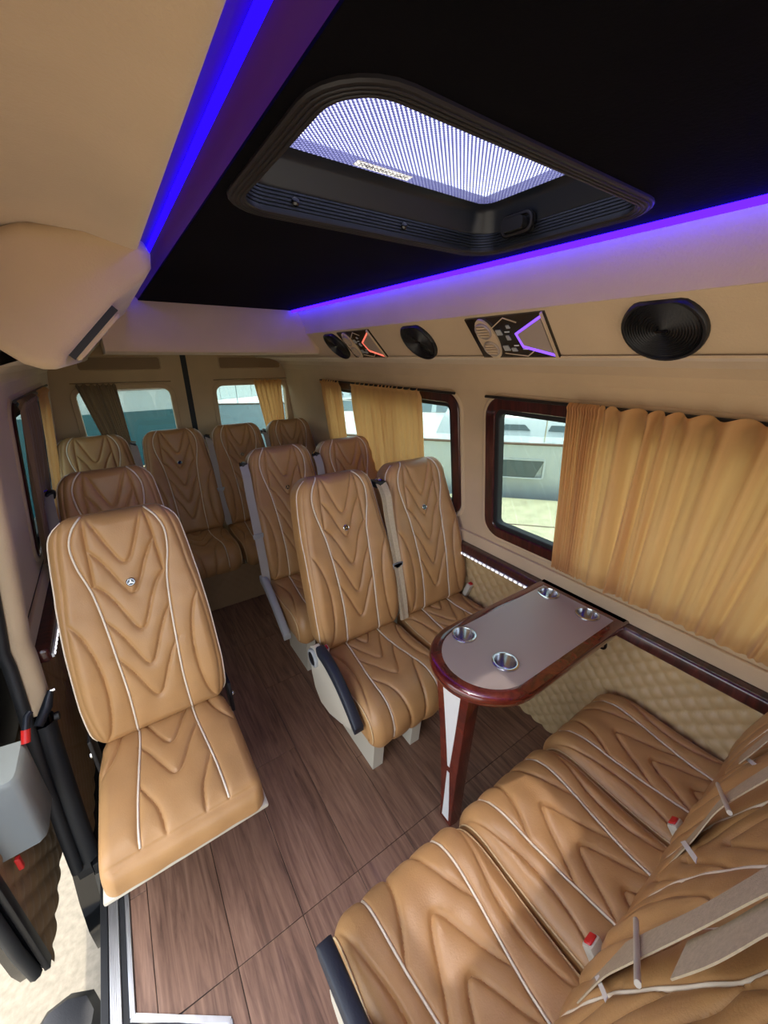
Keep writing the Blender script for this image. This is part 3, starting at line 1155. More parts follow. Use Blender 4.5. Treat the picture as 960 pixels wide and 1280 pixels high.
def get_proto():
    back = pad_mesh(PADB, 140, 210, 0.055, (1, 1)).build('backrest', 'leather', smooth=55)
    parts = []
    for p in pipe_b:
        o = surf_tube(PADB, p[1:-1], 0.0032, 0.0045, (1, 1)).build('piping', 'piping', back, smooth=180)
    for sg in (-1, 1):
        ep = edge_poly(PADB, 0.004, 0.03, LB - 0.012, sg)
        surf_tube(PADB, ep, 0.0023, 0.003, (0, 0)).build('edge_piping', 'piping', back, smooth=180)
    # round badge with a three-pointed star
    bp = PADB.point([0.0], [0.505], 0.001)[0]
    y, z, ny, nz = PADB.frame(np.array([0.505]))
    nv = Vector((0, ny[0], nz[0]))
    tv = Vector((0, -nz[0], ny[0]))
    if tv.z < 0:
        tv = -tv
    bd = lambda a, b, h: tuple(Vector(bp) + Vector((a, 0, 0)) + tv * b + nv * h)
    bo = MB().lathe([(0.0135, -0.004), (0.0135, 0.002), (0.012, 0.0035), (0.0105, 0.002), (0.0, 0.0018)], 20, bd).build('badge', 'chrome', back, smooth=40)
    dsk = MB().prism([(0.0100 * math.cos(2 * PI * k / 18), 0.0100 * math.sin(2 * PI * k / 18)) for k in range(18)], bd, 0.0015, 0.0021)
    dsk.build('badge_face', 'blk_gloss', bo)
    star = MB()
    for k in range(3):
        an = PI / 2 + 2 * PI * k / 3
        d = (math.cos(an), math.sin(an))
        w = (-d[1], d[0])
        star.prism([(d[0] * 0.010, d[1] * 0.010), (w[0] * 0.0022, w[1] * 0.0022), (-w[0] * 0.0022, -w[1] * 0.0022)], bd, 0.002, 0.003)
    star.build('badge_star', 'chrome', bo)
    proto['back'] = back
    for key, pad, fz in (('cush', PADC, 0.33), ('cush2', PADC2, 0.366)):
        cu = pad_mesh(pad, 150, 170, 0.05, (1, 0), flat_z=fz).build('seat_cushion', 'leather', smooth=55)
        for p in pad.seams[:2]:
            pp = np.array([q for q in p if 0.012 < q[1] < pad.L - 0.012])
            surf_tube(pad, pp, 0.0032, 0.0045, (1, 0)).build('piping', 'piping', cu, smooth=180)
        if key == 'cush':
            for sg in (-1, 1):
                surf_tube(pad, edge_poly(pad, 0.005, 0.06, pad.L - 0.02, sg), 0.0026, 0.003, (0, 0)).build('edge_piping', 'thread', cu, smooth=180)
        proto[key] = cu
    # back shell behind the pad
    y, z, ny, nz = PADB.frame(np.linspace(0.0, LB - 0.03, 14))
    hwv = hw_back(np.linspace(0.02, LB - 0.035, 14)) * 0.93
    lps = []
    for i in range(14):
        row = []
        for k in range(9):
            u = -1 + k / 4
            d = 0.056 + 0.035 * (1 - u * u) ** 0.5
            row.append((u * hwv[i], y[i] - ny[i] * d, z[i] - nz[i] * d))
        lps.append(row)
    proto['shell'] = MB().loops(lps, closed=False).build('back_shell', 'grey', smooth=60)
    # pedestal, cream painted, with a foot plate at the floor
    pe = MB()
    for sx in (-1, 1):
        pe.prism([(-0.30, 0.0), (-0.04, 0.0), (0.0, 0.31), (-0.33, 0.31)], lambda a_, b_, h: (sx * (0.075 + h), a_, b_), 0.0, 0.05)
    pe.box((-0.18, -0.34, 0.29), (0.18, 0.04, 0.326), 0.006)
    proto['ped'] = pe.build('pedestal', 'cream', smooth=40)


get_proto()
used = {}


def inst(key, parent):
    p = proto[key]
    if key not in used:
        used[key] = 1
        p.parent = parent
        return p
    return copy_part(p, parent)


def armrest(parent, side, pts, m='armpad', shield=True):
    """slate pad beside the cushion with pale shield and round pivot; side=-1 or 1"""
    X0 = side * 0.214
    X1 = side * 0.250
    pm = MB()
    top = resample(pts, 6)
    lps = []
    for i, (y, z) in enumerate(top):
        k = min(i, len(top) - 1 - i)
        e = 0.6 if k == 0 else 1.0
        t = 0.034 * e
        lps.append([(X0, y, z), (X0 + (X1 - X0) * .15, y, z + .006 * e), (X0 + (X1 - X0) * .85, y, z + .006 * e), (X1, y, z), (X1, y, z - t), (X0, y, z - t)])
    pm.loops(lps, True, True, True)
    pad_o = pm.build('armrest' if m == 'armpad' else 'side_shield', m, parent, smooth=50)
    if shield:
        sh = [(-0.045, 0.535), (-0.012, 0.51), (0.0, 0.465), (-0.005, 0.37), (-0.03, 0.30), (-0.08, 0.262), (-0.16, 0.27), (-0.26, 0.315), (-0.34, 0.362), (-0.345, 0.40), (-0.24, 0.468), (-0.12, 0.52)]
        MB().prism([tuple(q) for q in sh], lambda a, b, h: (side * (0.218 + h), a, b), 0, 0.026).build('side_shield', 'cream', parent, smooth=30)
        MB().lathe([(0.040, 0.0), (0.040, 0.010), (0.036, 0.013), (0.030, 0.013), (0.028, 0.009), (0.0, 0.009)], 24, lambda a, b, h: (side * (0.244 + h), -0.045 + a, 0.475 + b)).build('pivot_ring', 'grey', parent, smooth=40)
        MB().lathe([(0.029, 0.0), (0.029, 0.012), (0.0, 0.014)], 24, lambda a, b, h: (side * (0.245 + h), -0.045 + a, 0.475 + b)).build('pivot_cap', 'blk', parent, smooth=40)


def belt(parent, side, m='belt', slack=0.0, tongue=True):
    """shoulder strap hanging down one side of the backrest, side=-1/1 in seat coordinates"""
    x = side * 0.205
    fr = [PADB.frame(np.array([s])) for s in (0.66, 0.6, 0.5, 0.38, 0.25, 0.12, 0.02)]
    pts = []
    for i, (y, z, ny, nz) in enumerate(fr):
        d = 0.062 + 0.006 * math.sin(i * 1.3) - (0.02 if i == 0 else 0) + slack * math.sin(PI * i / 6)
        pts.append((x + side * (0.004 + 0.002 * i), y[0] + ny[0] * d, z[0] + nz[0] * d))
    pts = [tuple(p) for p in resample(pts, 5)]
    nr = [Vector((side * (0.35 - 0.2 * i / len(pts)), -0.9, 0.2)) for i in range(len(pts))]
    ribbon(pts, nr, 0.042).build('seat_belt', m, parent, smooth=60)
    y, z, ny, nz = fr[0]
    MB().box((x - 0.012, y[0] - 0.045, z[0] - 0.008), (x + 0.018, y[0] + 0.02, z[0] + 0.022), 0.007).build('belt_guide', 'blk', parent, smooth=40)
    MB().tube([(x - .004, y[0] - .02, z[0] + .03), (x + .02 * side, y[0] - .03, z[0] + .026)], 0.004).build('belt_pin', 'chrome', parent)
    if tongue:
        k = int(len(pts) * 0.62)
        p = pts[k]
        MB().box((p[0] - 0.028, p[1] - 0.006, p[2] - 0.014), (p[0] + 0.028, p[1] + 0.004, p[2] + 0.014), 0.004).build('belt_tongue', 'grey', parent, smooth=40)


def buckle(parent, x, y, z, tilt=0.5):
    xf = Matrix.Translation((x, y, z)) @ Matrix.Rotation(tilt, 4, 'X')
    b = MB().box((-0.016, -0.014, -0.055), (0.016, 0.014, 0.03), 0.006, 2, xf).build('belt_buckle', 'cream', parent, smooth=40)
    MB().box((-0.011, -0.010, 0.028), (0.011, 0.010, 0.034), 0.003, 1, xf).build('release_button', 'red', b, smooth=40)


ARM_ROW = [(-0.085, 0.555), (-0.16, 0.545), (-0.24, 0.515), (-0.32, 0.462), (-0.385, 0.405)]
ARM_BENCH = [(-0.06, 0.545), (-0.14, 0.54), (-0.24, 0.527), (-0.33, 0.508), (-0.385, 0.492)]


def seat(label, x, y, rz=0.0, cush='cush', arm=0, belts=(), bucks=(), group=None, pts=None, ped=True, shield=True, zoff=0.0, wide=1.0):
    t = thing('passenger_seat', label, 'seat', (x, y, zoff), rz, group)
    t.scale.x = wide
    inst('back', t)
    inst(cush, t)
    inst('shell', t)
    if ped:
        inst('ped', t)
    if arm:
        armrest(t, arm, pts or ARM_ROW, m='armpad' if shield else 'grey', shield=shield)
    for b in belts:
        belt(t, b[0], b[1] if len(b) > 1 else 'belt')
    for b in bucks:
        buckle(t, *b)
    return t


# single seat by the doorway: wall-hinged tip-up seat with a cream board
s1 = seat('tan leather single seat with cream board along its front edge, beside the open doorway', -0.066, 1.270, cush='cush2', ped=False)
MB().box((-0.210, -0.436, 0.350), (0.210, -0.0, 0.3655), 0.005).build('seat_board', 'cream', s1, smooth=40)
br = MB()
for sx in (-1, 1):
    br.box((sx * 0.16 - 0.015, -0.04, 0.0), (sx * 0.16 + 0.015, 0.03, 0.352), 0.004)
br.box((-0.19, -0.06, 0.0), (0.19, 0.05, 0.012), 0.003)
br.build('support_frame', 'blk', s1, smooth=40)
for sx in (-1, 1):
    MB().box((sx * 0.213 - 0.006, -0.03, 0.36), (sx * 0.213 + 0.006, 0.04, 0.50), 0.004).build('hinge', 'blk', s1, smooth=40)
    MB().lathe([(0.010, 0), (0.010, 0.006), (0.006, 0.010), (0, 0.010)], 12, lambda a, b, h: (sx * (0.219 + h), -0.01 + a, 0.43 + b)).build('hinge_bolt', 'chrome', s1, smooth=40)

seat('tan leather single seat partly hidden behind the doorway seat', -0.085, 1.90, belts=[(-1, 'belt_grey')])
seat('tan leather aisle seat facing the table, black folded armrest and pale side shield', 0.722, 1.255, arm=-1, belts=[(1,)], bucks=[(-0.205, -0.065, 0.50, 0.35)])
seat('tan leather window seat facing the table, next to the gold curtained window', 1.157, 1.255, belts=[(-1,)], bucks=[(0.205, -0.06, 0.50, 0.35)])
seat('tan leather aisle seat with grey strap, second row behind the table seats', 0.725, 1.93, arm=-1, belts=[(-1, 'belt_grey')], pts=[(-0.03, 0.52), (-0.1, 0.50), (-0.2, 0.44), (-0.3, 0.37), (-0.35, 0.33)], shield=False)
seat('tan leather window seat, second row behind the table seats', 1.150, 1.93, belts=[(-1, 'belt_grey')])
gr = 'rear row seats'
seat('brown leather rear row seat in the corner on the doorway side', -0.147, 2.88, belts=[(1, 'belt_grey')], group=gr, wide=1.04)
seat('brown leather rear row seat standing open to the aisle', 0.314, 2.88, belts=[(1, 'belt_grey')], group=gr, wide=1.04)
seat('brown leather rear row seat below the right-hand rear door window', 0.742, 2.88, belts=[(1, 'belt_grey')], group=gr, wide=0.97)
seat('tan leather rear row seat in the corner by the side window curtains', 1.157, 2.88, group=gr, wide=0.97)
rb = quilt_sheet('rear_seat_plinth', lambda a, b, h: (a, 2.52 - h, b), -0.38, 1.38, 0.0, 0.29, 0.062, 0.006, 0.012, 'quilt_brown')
tag(rb, 'quilted panel closing the space under the rear row seats', 'seat plinth')
g3 = 'bench seats facing the table'
YBN = 0.035
b1 = seat('tan leather bench seat next to the aisle, slate armrest on its open side', 0.360, YBN, PI, arm=1, pts=ARM_BENCH, group=g3, wide=0.975)
b2 = seat('tan leather middle seat of the bench facing the table', 0.765, YBN, PI, group=g3, wide=0.975)
b3 = seat('tan leather bench seat against the quilted wall', 1.168, YBN, PI, group=g3, wide=0.975)


# belts and buckles of the bench, laid over the backrests ---------------
def bench_plane(off):
    # backrest plane of the bench in world space
    n = Vector((0, math.cos(BTILT), math.sin(BTILT)))
    p = Vector((0, YBN, 0.452)) + n * off
    return p, n


def bench_strap(parent, pix, widths, off, name='seat_belt', offs=None):
    base, n = bench_plane(0)
    pts = []
    for i, (u, v) in enumerate(pix):
        o = offs[i] if offs else off
        q_ = on_plane(u, v, base + n * o, n)
        pts.append(Vector((min(q_.x, 1.345), q_.y, q_.z)))
    P = [tuple(p) for p in resample([tuple(p) for p in pts], 6)]
    W = [float(w) for w in resample([(w, 0) for w in widths], 6)[:, 0]]
    ob = ribbon(P, n, W).build(name, 'belt', None, smooth=60)
    inv = Matrix.LocRotScale(parent.location, parent.rotation_euler, parent.scale)
    ob.parent = parent
    ob.matrix_parent_inverse = inv.inverted()
    return pts


def at_parent(ob, parent):
    inv = Matrix.LocRotScale(parent.location, parent.rotation_euler, parent.scale)
    ob.parent = parent
    ob.matrix_parent_inverse = inv.inverted()


def bench_buckle(parent, u, v, z, rz):
    p = on_plane(u, v, (0, 0, z), (0, 0, 1))
    xf = Matrix.Translation(p) @ Matrix.Rotation(rz, 4, 'Z') @ Matrix.Rotation(-0.7, 4, 'X')
    b = MB().box((-0.019, -0.013, -0.07), (0.019, 0.013, 0.0), 0.006, 2, xf).build('belt_buckle', 'cream', None, smooth=40)
    at_parent(b, parent)
    c = MB().box((-0.014, -0.009, -0.002), (0.014, 0.009, 0.004), 0.003, 1, xf).build('release_button', 'red', None, smooth=40)
    c.parent = b


p = bench_strap(b2, [(738, 1228), (765, 1203), (796, 1186), (870, 1150), (960, 1100), (985, 1088)], [0.085, 0.075, 0.058, 0.05, 0.055, 0.06], 0.08, offs=[0.07, 0.085, 0.10, 0.10, 0.10, 0.10])
bench_strap(b1, [(850, 1200), (900, 1180), (960, 1145), (985, 1135)], [0.06] * 4, 0.092)
k = bench_plane(0.086)


def slider(parent, u0, v0, u1, v1, off):
    base, n = bench_plane(off)
    a, b = on_plane(u0, v0, base, n), on_plane(u1, v1, base, n)
    o = MB().tube([a, b], 0.0042, 8).build('belt_slider', 'cream', None, smooth=60)
    at_parent(o, parent)


def belt_tag(parent, pix, off):
    base, n = bench_plane(off)
    P = [on_plane(u, v, base, n) for u, v in pix]
    o = MB().loops([[q for q in P], [q + n * 0.001 for q in P]], True, True, True).build('belt_label', 'white', None)
    at_parent(o, parent)


slider(b2, 795, 1150, 797, 1230, 0.105)
belt_tag(b2, [(744, 1222), (749, 1219), (760, 1246), (757, 1254)], 0.082)
bench_strap(b3, [(850, 1062), (873, 1038), (903, 1003), (960, 966), (975, 957)], [0.085, 0.075, 0.055, 0.06, 0.06], 0.08, offs=[0.07, 0.085, 0.10, 0.10, 0.10])
slider(b3, 897, 980, 912, 1016, 0.105)
belt_tag(b3, [(851, 1053), (857, 1051), (872, 1072), (870, 1080)], 0.086)
bench_strap(b3, [(925, 950), (950, 930), (968, 914)], [0.05, 0.055, 0.055], 0.09)
belt_tag(b3, [(928, 946), (932, 944), (946, 955), (942, 958)], 0.082)
bench_buckle(b2, 738, 1174, 0.485, 0.0)
bench_buckle(b3, 842, 1026, 0.485, 0.0)

# ================================================================== TABLE
TZ = 0.752
tb = thing('side_table', 'fixed table with dark red wood rim and taupe top between the facing seats', 'table', (1.0, 0.62, 0))


def table_outline(inset, n=28):
    x1, yc, r = 1.383 - inset, 0.622, 0.178 - inset
    xc = 0.825
    pts = [(x1, yc - r)] if inset else [(1.35, yc - r), (1.383, yc - r + 0.02)]
    if inset:
        pts = [(x1 - 0.02, yc - r), (x1 - 0.02, yc + r)]
    else:
        pts = [(1.372, yc - r), (1.383, yc - r + 0.010), (1.383, yc + r - 0.010), (1.372, yc + r)]
    for k in range(n + 1):
        an = PI / 2 + PI * k / n
        pts.append((xc + (r + (0.006 if not inset else 0)) * 1.02 * math.cos(an), yc + r * math.sin(an)))
    return pts


to = lambda a, b, h: (a - 1.0, b - 0.62, h)
O0, O1 = table_outline(0.0), table_outline(0.006)
rim = MB()
o_in = [(a, b) for a, b in O0]
def shrink(P, d):
    return offset_poly(P, d)
rim.loops([[to(a, b, TZ - 0.036) for a, b in shrink(O0, 0.010)], [to(a, b, TZ - 0.030) for a, b in shrink(O0, 0.003)], [to(a, b, TZ - 0.016) for a, b in O0], [to(a, b, TZ - 0.004) for a, b in shrink(O0, 0.002)], [to(a, b, TZ) for a, b in shrink(O0, 0.007)], [to(a, b, TZ) for a, b in shrink(O0, 0.034)]], True, True, True)
top_o = rim.build('table_top', 'mahogany', tb, smooth=50)
inl = table_outline(0.036)
ins = MB().prism(inl, to, TZ - 0.004, TZ + 0.0012).build('table_inlay', 'taupe', tb)
CUPS = ((1.287, 0.715), (1.284, 0.553), (0.829, 0.728), (0.842, 0.565))
cut = MB()
for cx, cy in CUPS:
    cut.lathe([(0.034, TZ - 0.08), (0.034, TZ + 0.03)], 32, to_c := (lambda a_, b_, h: (cx - 1.0 + a_, cy - 0.62 + b_, h)))
cut_o = cut.build('cutter', 'taupe', tb)
for ob in (top_o, ins):
    md = ob.modifiers.new('holes', 'BOOLEAN')
    md.object = cut_o
    md.solver = 'EXACT'
bpy.context.view_layer.update()
dgt = bpy.context.evaluated_depsgraph_get()
for ob in (top_o, ins):
    nm = bpy.data.meshes.new_from_object(ob.evaluated_get(dgt))
    ob.modifiers.clear()
    ob.data = nm
bpy.data.objects.remove(cut_o)
for cx, cy in CUPS:
    fnc = lambda a, b, h: (cx - 1.0 + a, cy - 0.62 + b, TZ + 0.001 + h)
    MB().lathe([(0.0, -0.040), (0.024, -0.040), (0.028, -0.036), (0.0325, 0.002), (0.034, 0.0055), (0.037, 0.0062), (0.041, 0.0042), (0.042, 0.0), (0.0335, -0.002), (0.029, -0.040), (0.024, -0.043), (0.0, -0.043)], 32, fnc).build('cup_holder', 'steel', tb, smooth=40)
# leg: tapered board with two pale inlays
def LEG(a, b, h):                  # a along y, b up, h towards the aisle
    bow = 0.030 * (b / 0.72) ** 2
    return (0.745 - bow * 0.8 - h - 1.0, a - 0.62, b)
def leg_edges(b):
    k = b / 0.716
    near = 0.607 - 0.045 * k ** 1.6
    far = 0.668 + 0.052 * k ** 1.4
    return near, far
lg = MB()
lps = []
for i in range(15):
    b = 0.716 * i / 14
    n_, f_ = leg_edges(b)
    lps.append([LEG(n_, b, 0), LEG(n_ + .004, b, 0.028), LEG(f_ - .004, b, 0.028), LEG(f_, b, 0), LEG(f_ - .006, b, -0.028), LEG(n_ + .006, b, -0.028)])
lg.loops(lps, True, True, True)
leg = lg.build('leg', 'mahogany', tb, smooth=35)
def inlay(b0, b1, w0, w1):
    P = []
    for i in range(9):
        b = b0 + (b1 - b0) * i / 8
        n_, f_ = leg_edges(b)
        m_ = (n_ + f_) / 2
        w = (w0 + (w1 - w0) * i / 8) / 2
        P.append((LEG(m_ - w, b, 0.0275), LEG(m_ + w, b, 0.0275), LEG(m_ + w, b, 0.0295), LEG(m_ - w, b, 0.0295)))
    MB().loops(P, True, True, True).build('leg_inlay', 'white', leg)
inlay(0.30, 0.66, 0.010, 0.078)
inlay(0.02, 0.27, 0.034, 0.012)

sk = thing('wall_socket', 'small round chrome and black socket on the quilted wall under the table', 'socket', (1.378, 0.515, 0.60))
sf = lambda a, b, h: (-h, a, b)
MB().lathe([(0.020, 0), (0.020, 0.007), (0.016, 0.009), (0.013, 0.006), (0.0, 0.006)], 20, sf).build('ring', 'blk_gloss', sk, smooth=40)
MB().lathe([(0.011, 0.005), (0.011, 0.009), (0.006, 0.011), (0.0, 0.008)], 16, sf).build('cap', 'chrome', sk, smooth=40)

# ================================================================== OVERHEAD FITTINGS
def speaker(y, label, fn=SR):
    c = fn(y, 0.079, 0)
    t = thing('round_speaker', label, 'speaker', c, 0, 'duct speakers')
    cf = lambda a, b, h: tuple(Vector(fn(y + a, 0.079 + b, h)) - Vector(c))
    # rim slightly flattened along the top edge
    def sq(a, b, h):
        return cf(a, min(b, 0.070), h)
    MB().lathe([(0.083, 0), (0.083, 0.008), (0.080, 0.012), (0.075, 0.012), (0.073, 0.008), (0.072, 0.0)], 40, sq).build('rim', 'blk', t, smooth=40)
    g = MB()
    prof = [(0.074, 0.006)]
    for k in range(12):
        r = 0.070 - k * 0.0055
        prof += [(r + 0.002, 0.009), (r, 0.006)]
    prof += [(0.004, 0.009), (0, 0.009)]
    g.lathe(prof, 40, lambda a, b, h: sq(a, b, h)).build('grille', 'blk', t, smooth=30)
    MB().prism([(-0.012, -0.003), (0.012, -0.003), (0.012, 0.003), (-0.012, 0.003)], cf, 0.009, 0.0115).build('name_plate', 'blk_gloss', t)
    return t


speaker(0.415, 'round black speaker in the sloping duct face above the wide curtain')
speaker(1.235, 'round black speaker between the two overhead light panels')
speaker(1.885, 'round black speaker at the rear end of the duct, behind an overhead panel')


def overhead_panel(ymax, label, led, fn=SR, ln=0.276):
    c = fn(ymax - ln / 2, 0.079, 0)
    t = thing('overhead_panel', label, 'light panel', c, 0, 'overhead service panels')
    f = lambda a, b, h: tuple(Vector(fn(ymax - a, b, h)) - Vector(c))
    hh = SLEN
    MB().prism([(0, 0.004), (ln, 0.004), (ln, hh - 0.004), (0, hh - 0.004)], f, 0, 0.006).build('back_plate', 'blk_gloss', t)
    # oval vent plate with two round nozzles
    ov = [(0.060 + 0.036 * math.cos(2 * PI * k / 28), 0.078 + 0.074 * math.sin(2 * PI * k / 28)) for k in range(28)]
    vp = MB().prism(ov, f, 0.005, 0.012).build('vent_plate', 'suede', t)
    for b in (0.112, 0.046):
        nf = lambda aa, bb, h: f(0.060 + aa, b + bb, h)
        nz = MB().lathe([(0.029, 0.011), (0.029, 0.016), (0.026, 0.018), (0.023, 0.014), (0.0, 0.014)], 24, nf).build('air_nozzle', 'taupe', vp, smooth=40)
        sl = MB()
        for j in range(4):
            yy = -0.015 + j * 0.010
            ww = math.sqrt(0.022 ** 2 - yy * yy)
            sl.prism([(-ww, yy - 0.0025), (ww, yy - 0.0025), (ww, yy + 0.0025), (-ww, yy + 0.0025)], nf, 0.013, 0.018)
        sl.build('nozzle_slats', 'suede', vp)
    # pale outline, buttons
    def bar(P, w, h0, h1, nm, m):
        P = [Vector(q) for q in P]
        mb = MB()
        for p, q in zip(P[:-1], P[1:]):
            d = (q - p).normalized()
            s = Vector((-d.y, d.x)) * w / 2
            e = d * w * 0.4
            mb.prism([tuple(p - s - e), tuple(q - s + e), tuple(q + s + e), tuple(p + s - e)], f, h0, h1)
        return mb.build(nm, m, t)
    bar([(0.092, 0.118), (0.145, 0.148), (0.182, 0.130)], 0.0028, 0.006, 0.008, 'outline', 'suede')
    bar([(0.098, 0.022), (0.175, 0.010), (0.205, 0.030)], 0.0028, 0.006, 0.008, 'outline', 'suede')
    for (a, b, w, h) in ((0.110, 0.100, 0.020, 0.018), (0.112, 0.042, 0.022, 0.018), (0.138, 0.036, 0.018, 0.012), (0.135, 0.080, 0.013, 0.016), (0.150, 0.118, 0.012, 0.010)):
        MB().prism([(a - w / 2, b - h / 2), (a + w / 2, b - h / 2), (a + w / 2 - .003, b + h / 2), (a - w / 2, b + h / 2)], f, 0.005, 0.009).build('button', 'grey', t)
    for a, b in ((0.138, 0.100), (0.150, 0.050), (0.176, 0.036)):
        bar([(a - 0.007, b), (a + 0.007, b)], 0.003, 0.006, 0.0075, 'symbol', 'white')
    MB().prism([(0.172, 0.090), (0.178, 0.052), (0.262, 0.022), (0.262, 0.136)], f, 0.004, 0.009).build('lamp_cover', 'taupe', t)
    bar([(0.262, 0.141), (0.168, 0.093), (0.174, 0.046), (0.264, 0.014)], 0.006, 0.006, 0.010, 'accent_lamp', led)
    bar([(0.270, 0.006), (0.270, 0.152)], 0.005, 0.005, 0.012, 'edge_strip', 'suede')
    return t


overhead_panel(0.952, 'black overhead panel with two round vents and a violet glowing chevron', 'led_violet')
overhead_panel(1.786, 'black overhead panel with a red glowing edge beside the rear speaker', 'led_red')
# panel under the doorway-side duct, seen edge on
lp = thing('overhead_panel', 'slim overhead panel on the sloping underside of the rounded duct by the doorway', 'light panel', SLF(1.3, 0.079, 0), 0)
lf = lambda a, b, h: tuple(Vector(SLF(1.172 + a, b, h)) - Vector(SLF(1.3, 0.079, 0)))
MB().prism([(0, 0.004), (0.276, 0.004), (0.276, SLEN - .004), (0, SLEN - .004)], lf, -0.012, 0.014).build('back_plate', 'blk', lp)
ring(MB(), (0.004, 0.09, 0.006, SLEN - 0.006), 0.02, 0.014, 0.005, 0.022, lf).build('vent_plate', 'suede', lp, smooth=40)
MB().prism([(0.016, 0.03), (0.02, 0.03), (0.02, 0.13), (0.016, 0.13)], lf, 0.012, 0.020).build('accent_lamp', 'led_violet', lp)
for b in (0.05, 0.075, 0.1):
    MB().prism([(0.10, b - .008), (0.13, b - .008), (0.13, b + .008), (0.10, b + .008)], lf, 0.012, 0.022).build('button', 'grey', lp)
MB().lathe([(0.016, 0.004), (0.016, 0.014), (0.010, 0.02), (0.0, 0.02)], 18, lambda a, b, h: lf(0.05 + a, 0.03 + b, h)).build('reading_lamp', 'white', lp, smooth=40)

# ------------------------------------------------------------------ roof hatch
ht = thing('roof_hatch', 'dark framed roof hatch with perforated bright glass in the black ceiling', 'roof hatch', (0.51, 0.57, CEIL))
hf = lambda a, b, h: (a - 0.51, b - 0.57, -h)
ring(MB(), (HX0, HX1, HY0, HY1), 0.080, 0.026, 0.0, 0.005, hf, 0.002).build('outer_frame', 'hatch_rim', ht, smooth=40)
rb_ = MB()
for k in range(3):
    ring(rb_, (HX0 + .006 + k * .006, HX1 - .006 - k * .006, HY0 + .006 + k * .006, HY1 - .006 - k * .006), 0.074 - k * .006, 0.003, 0.0045, 0.0065, hf, 0.0008)
rb_.build('frame_ribs', 'hatch_rim', ht, smooth=40)
# inner wall, tapering towards the glass, with fine ribs
wl_ = []
RC = 0.055
def hl(d, z, r):
    return [hf(a, b, -z) for a, b in rrect(HX0 + d, HX1 - d, HY0 + d, HY1 - d, r)]
steps = [(0.024, 0.0), (0.024, 0.004)]
for k in range(5):
    z = 0.006 + k * 0.005
    steps += [(0.024 + k * 0.001, z), (0.0265 + k * 0.001, z + 0.001), (0.0265 + k * 0.001, z + 0.0035), (0.025 + k * 0.001, z + 0.0042)]
steps += [(0.032, 0.034), (0.036, 0.066), (0.042, 0.074), (0.055, 0.078)]
MB().loops([hl(d, z, max(0.075 - d, 0.03)) for d, z in steps]).build('inner_wall', 'hatch', ht, smooth=40)
gx0, gx1, gy0, gy1 = HX0 + 0.050, HX1 - 0.050, HY0 + 0.050, HY1 - 0.050
MB().prism([(a, b) for a, b in rrect(gx0, gx1, gy0, gy1, 0.03)], hf, -0.080, -0.0785).build('hatch_glass', 'perf', ht)
# white notice on the glass
MB().prism([(0.425, 0.708 - .012), (0.54, 0.708 - .012), (0.54, 0.722 - .008), (0.425, 0.722 - .008)], hf, -0.0783, -0.0773).build('notice_label', 'notice', ht)
fc = bpy.data.curves.new('notice_text', 'FONT')
fc.body = 'EMERGENCY EXIT'
fc.size = 0.0125
fc.align_x = 'CENTER'
fc.align_y = 'CENTER'
fc.extrude = 0.0002
fo = bpy.data.objects.new('tmp_text', fc)
C.objects.link(fo)
dg = bpy.context.evaluated_depsgraph_get()
tme = bpy.data.meshes.new_from_object(fo.evaluated_get(dg))
bpy.data.objects.remove(fo)
tme.materials.clear()
tme.materials.append(M['ink'])
tx = bpy.data.objects.new('notice_text', tme)
C.objects.link(tx)
tx.parent = ht
tx.location = (0.4825 - 0.51, 0.705 - 0.57, 0.0768)
tx.rotation_euler = (PI, 0, 0)
# latch on the wall side
def lat(a, b, h):                  # a along y, b up, h into the opening
    return (HX1 - 0.030 - 0.51 - h - b * 0.12, a - 0.57, b)
MB().prism(rrect(0.60, 0.685, 0.010, 0.050, 0.018), lat, 0.0, 0.008).build('latch_plate', 'blk_gloss', ht, smooth=30)
ring(MB(), (0.603, 0.682, 0.012, 0.048), 0.016, 0.005, 0.006, 0.012, lat, 0.001).build('latch_rim', 'hatch_rim', ht, smooth=30)
MB().prism(rrect(0.617, 0.672, 0.018, 0.040, 0.009), lat, 0.006, 0.022).build('latch_handle', 'blk', ht, smooth=30)
for a in (0.33, 0.56):
    MB().lathe([(0.007, 0), (0.007, 0.004), (0.004, 0.006), (0, 0.006)], 12, lambda p, q_, h: (a - 0.51 + p, HY1 - 0.027 - 0.57 - h, 0.018 + q_)).build('screw', 'blk_gloss', ht, smooth=40)

# ================================================================== DOORWAY SIDE
# pillar trim, beige, with black seal
def xleft(z):
    if z < 0.8:
        return -0.385
    return 1.0 - (P0 + WD * min((z - 0.80) / WD.z, WL)).x
pz = [(1.235, 0.02), (1.265, 0.2), (1.325, 0.45), (1.385, 0.62), (1.43, 0.80), (1.455, 1.0), (1.47, 1.25), (1.475, 1.50), (1.47, 1.62)]
pz = resample(pz, 4)
pl = MB()
lps, low_ = [], []
for y, z in pz:
    x = xleft(z)
    w = 0.035 + 0.025 * min(1, z / 0.9)
    (lps if z > 0.56 else low_).append([(x - 0.035, y, z), (x - 0.02, y - 0.012, z), (x + 0.0, y - 0.015, z), (x + 0.018, y - 0.004, z), (x + 0.024, y + w * 0.5, z), (x + 0.014, y + w, z), (x - 0.005, y + w + 0.02, z)])
pl.loops(lps, closed=False)
pl.build('door_pillar', 'suede', wl, smooth=60)
lo_ = MB().loops(low_, closed=False)
lo_.build('lower_pillar', 'rubber', wl, smooth=60)
sl_ = MB().tube([(xleft(z) - 0.036, y - 0.018, z) for y, z in pz], 0.017, 10)
sl_.build('door_seal', 'rubber', wl, smooth=60)
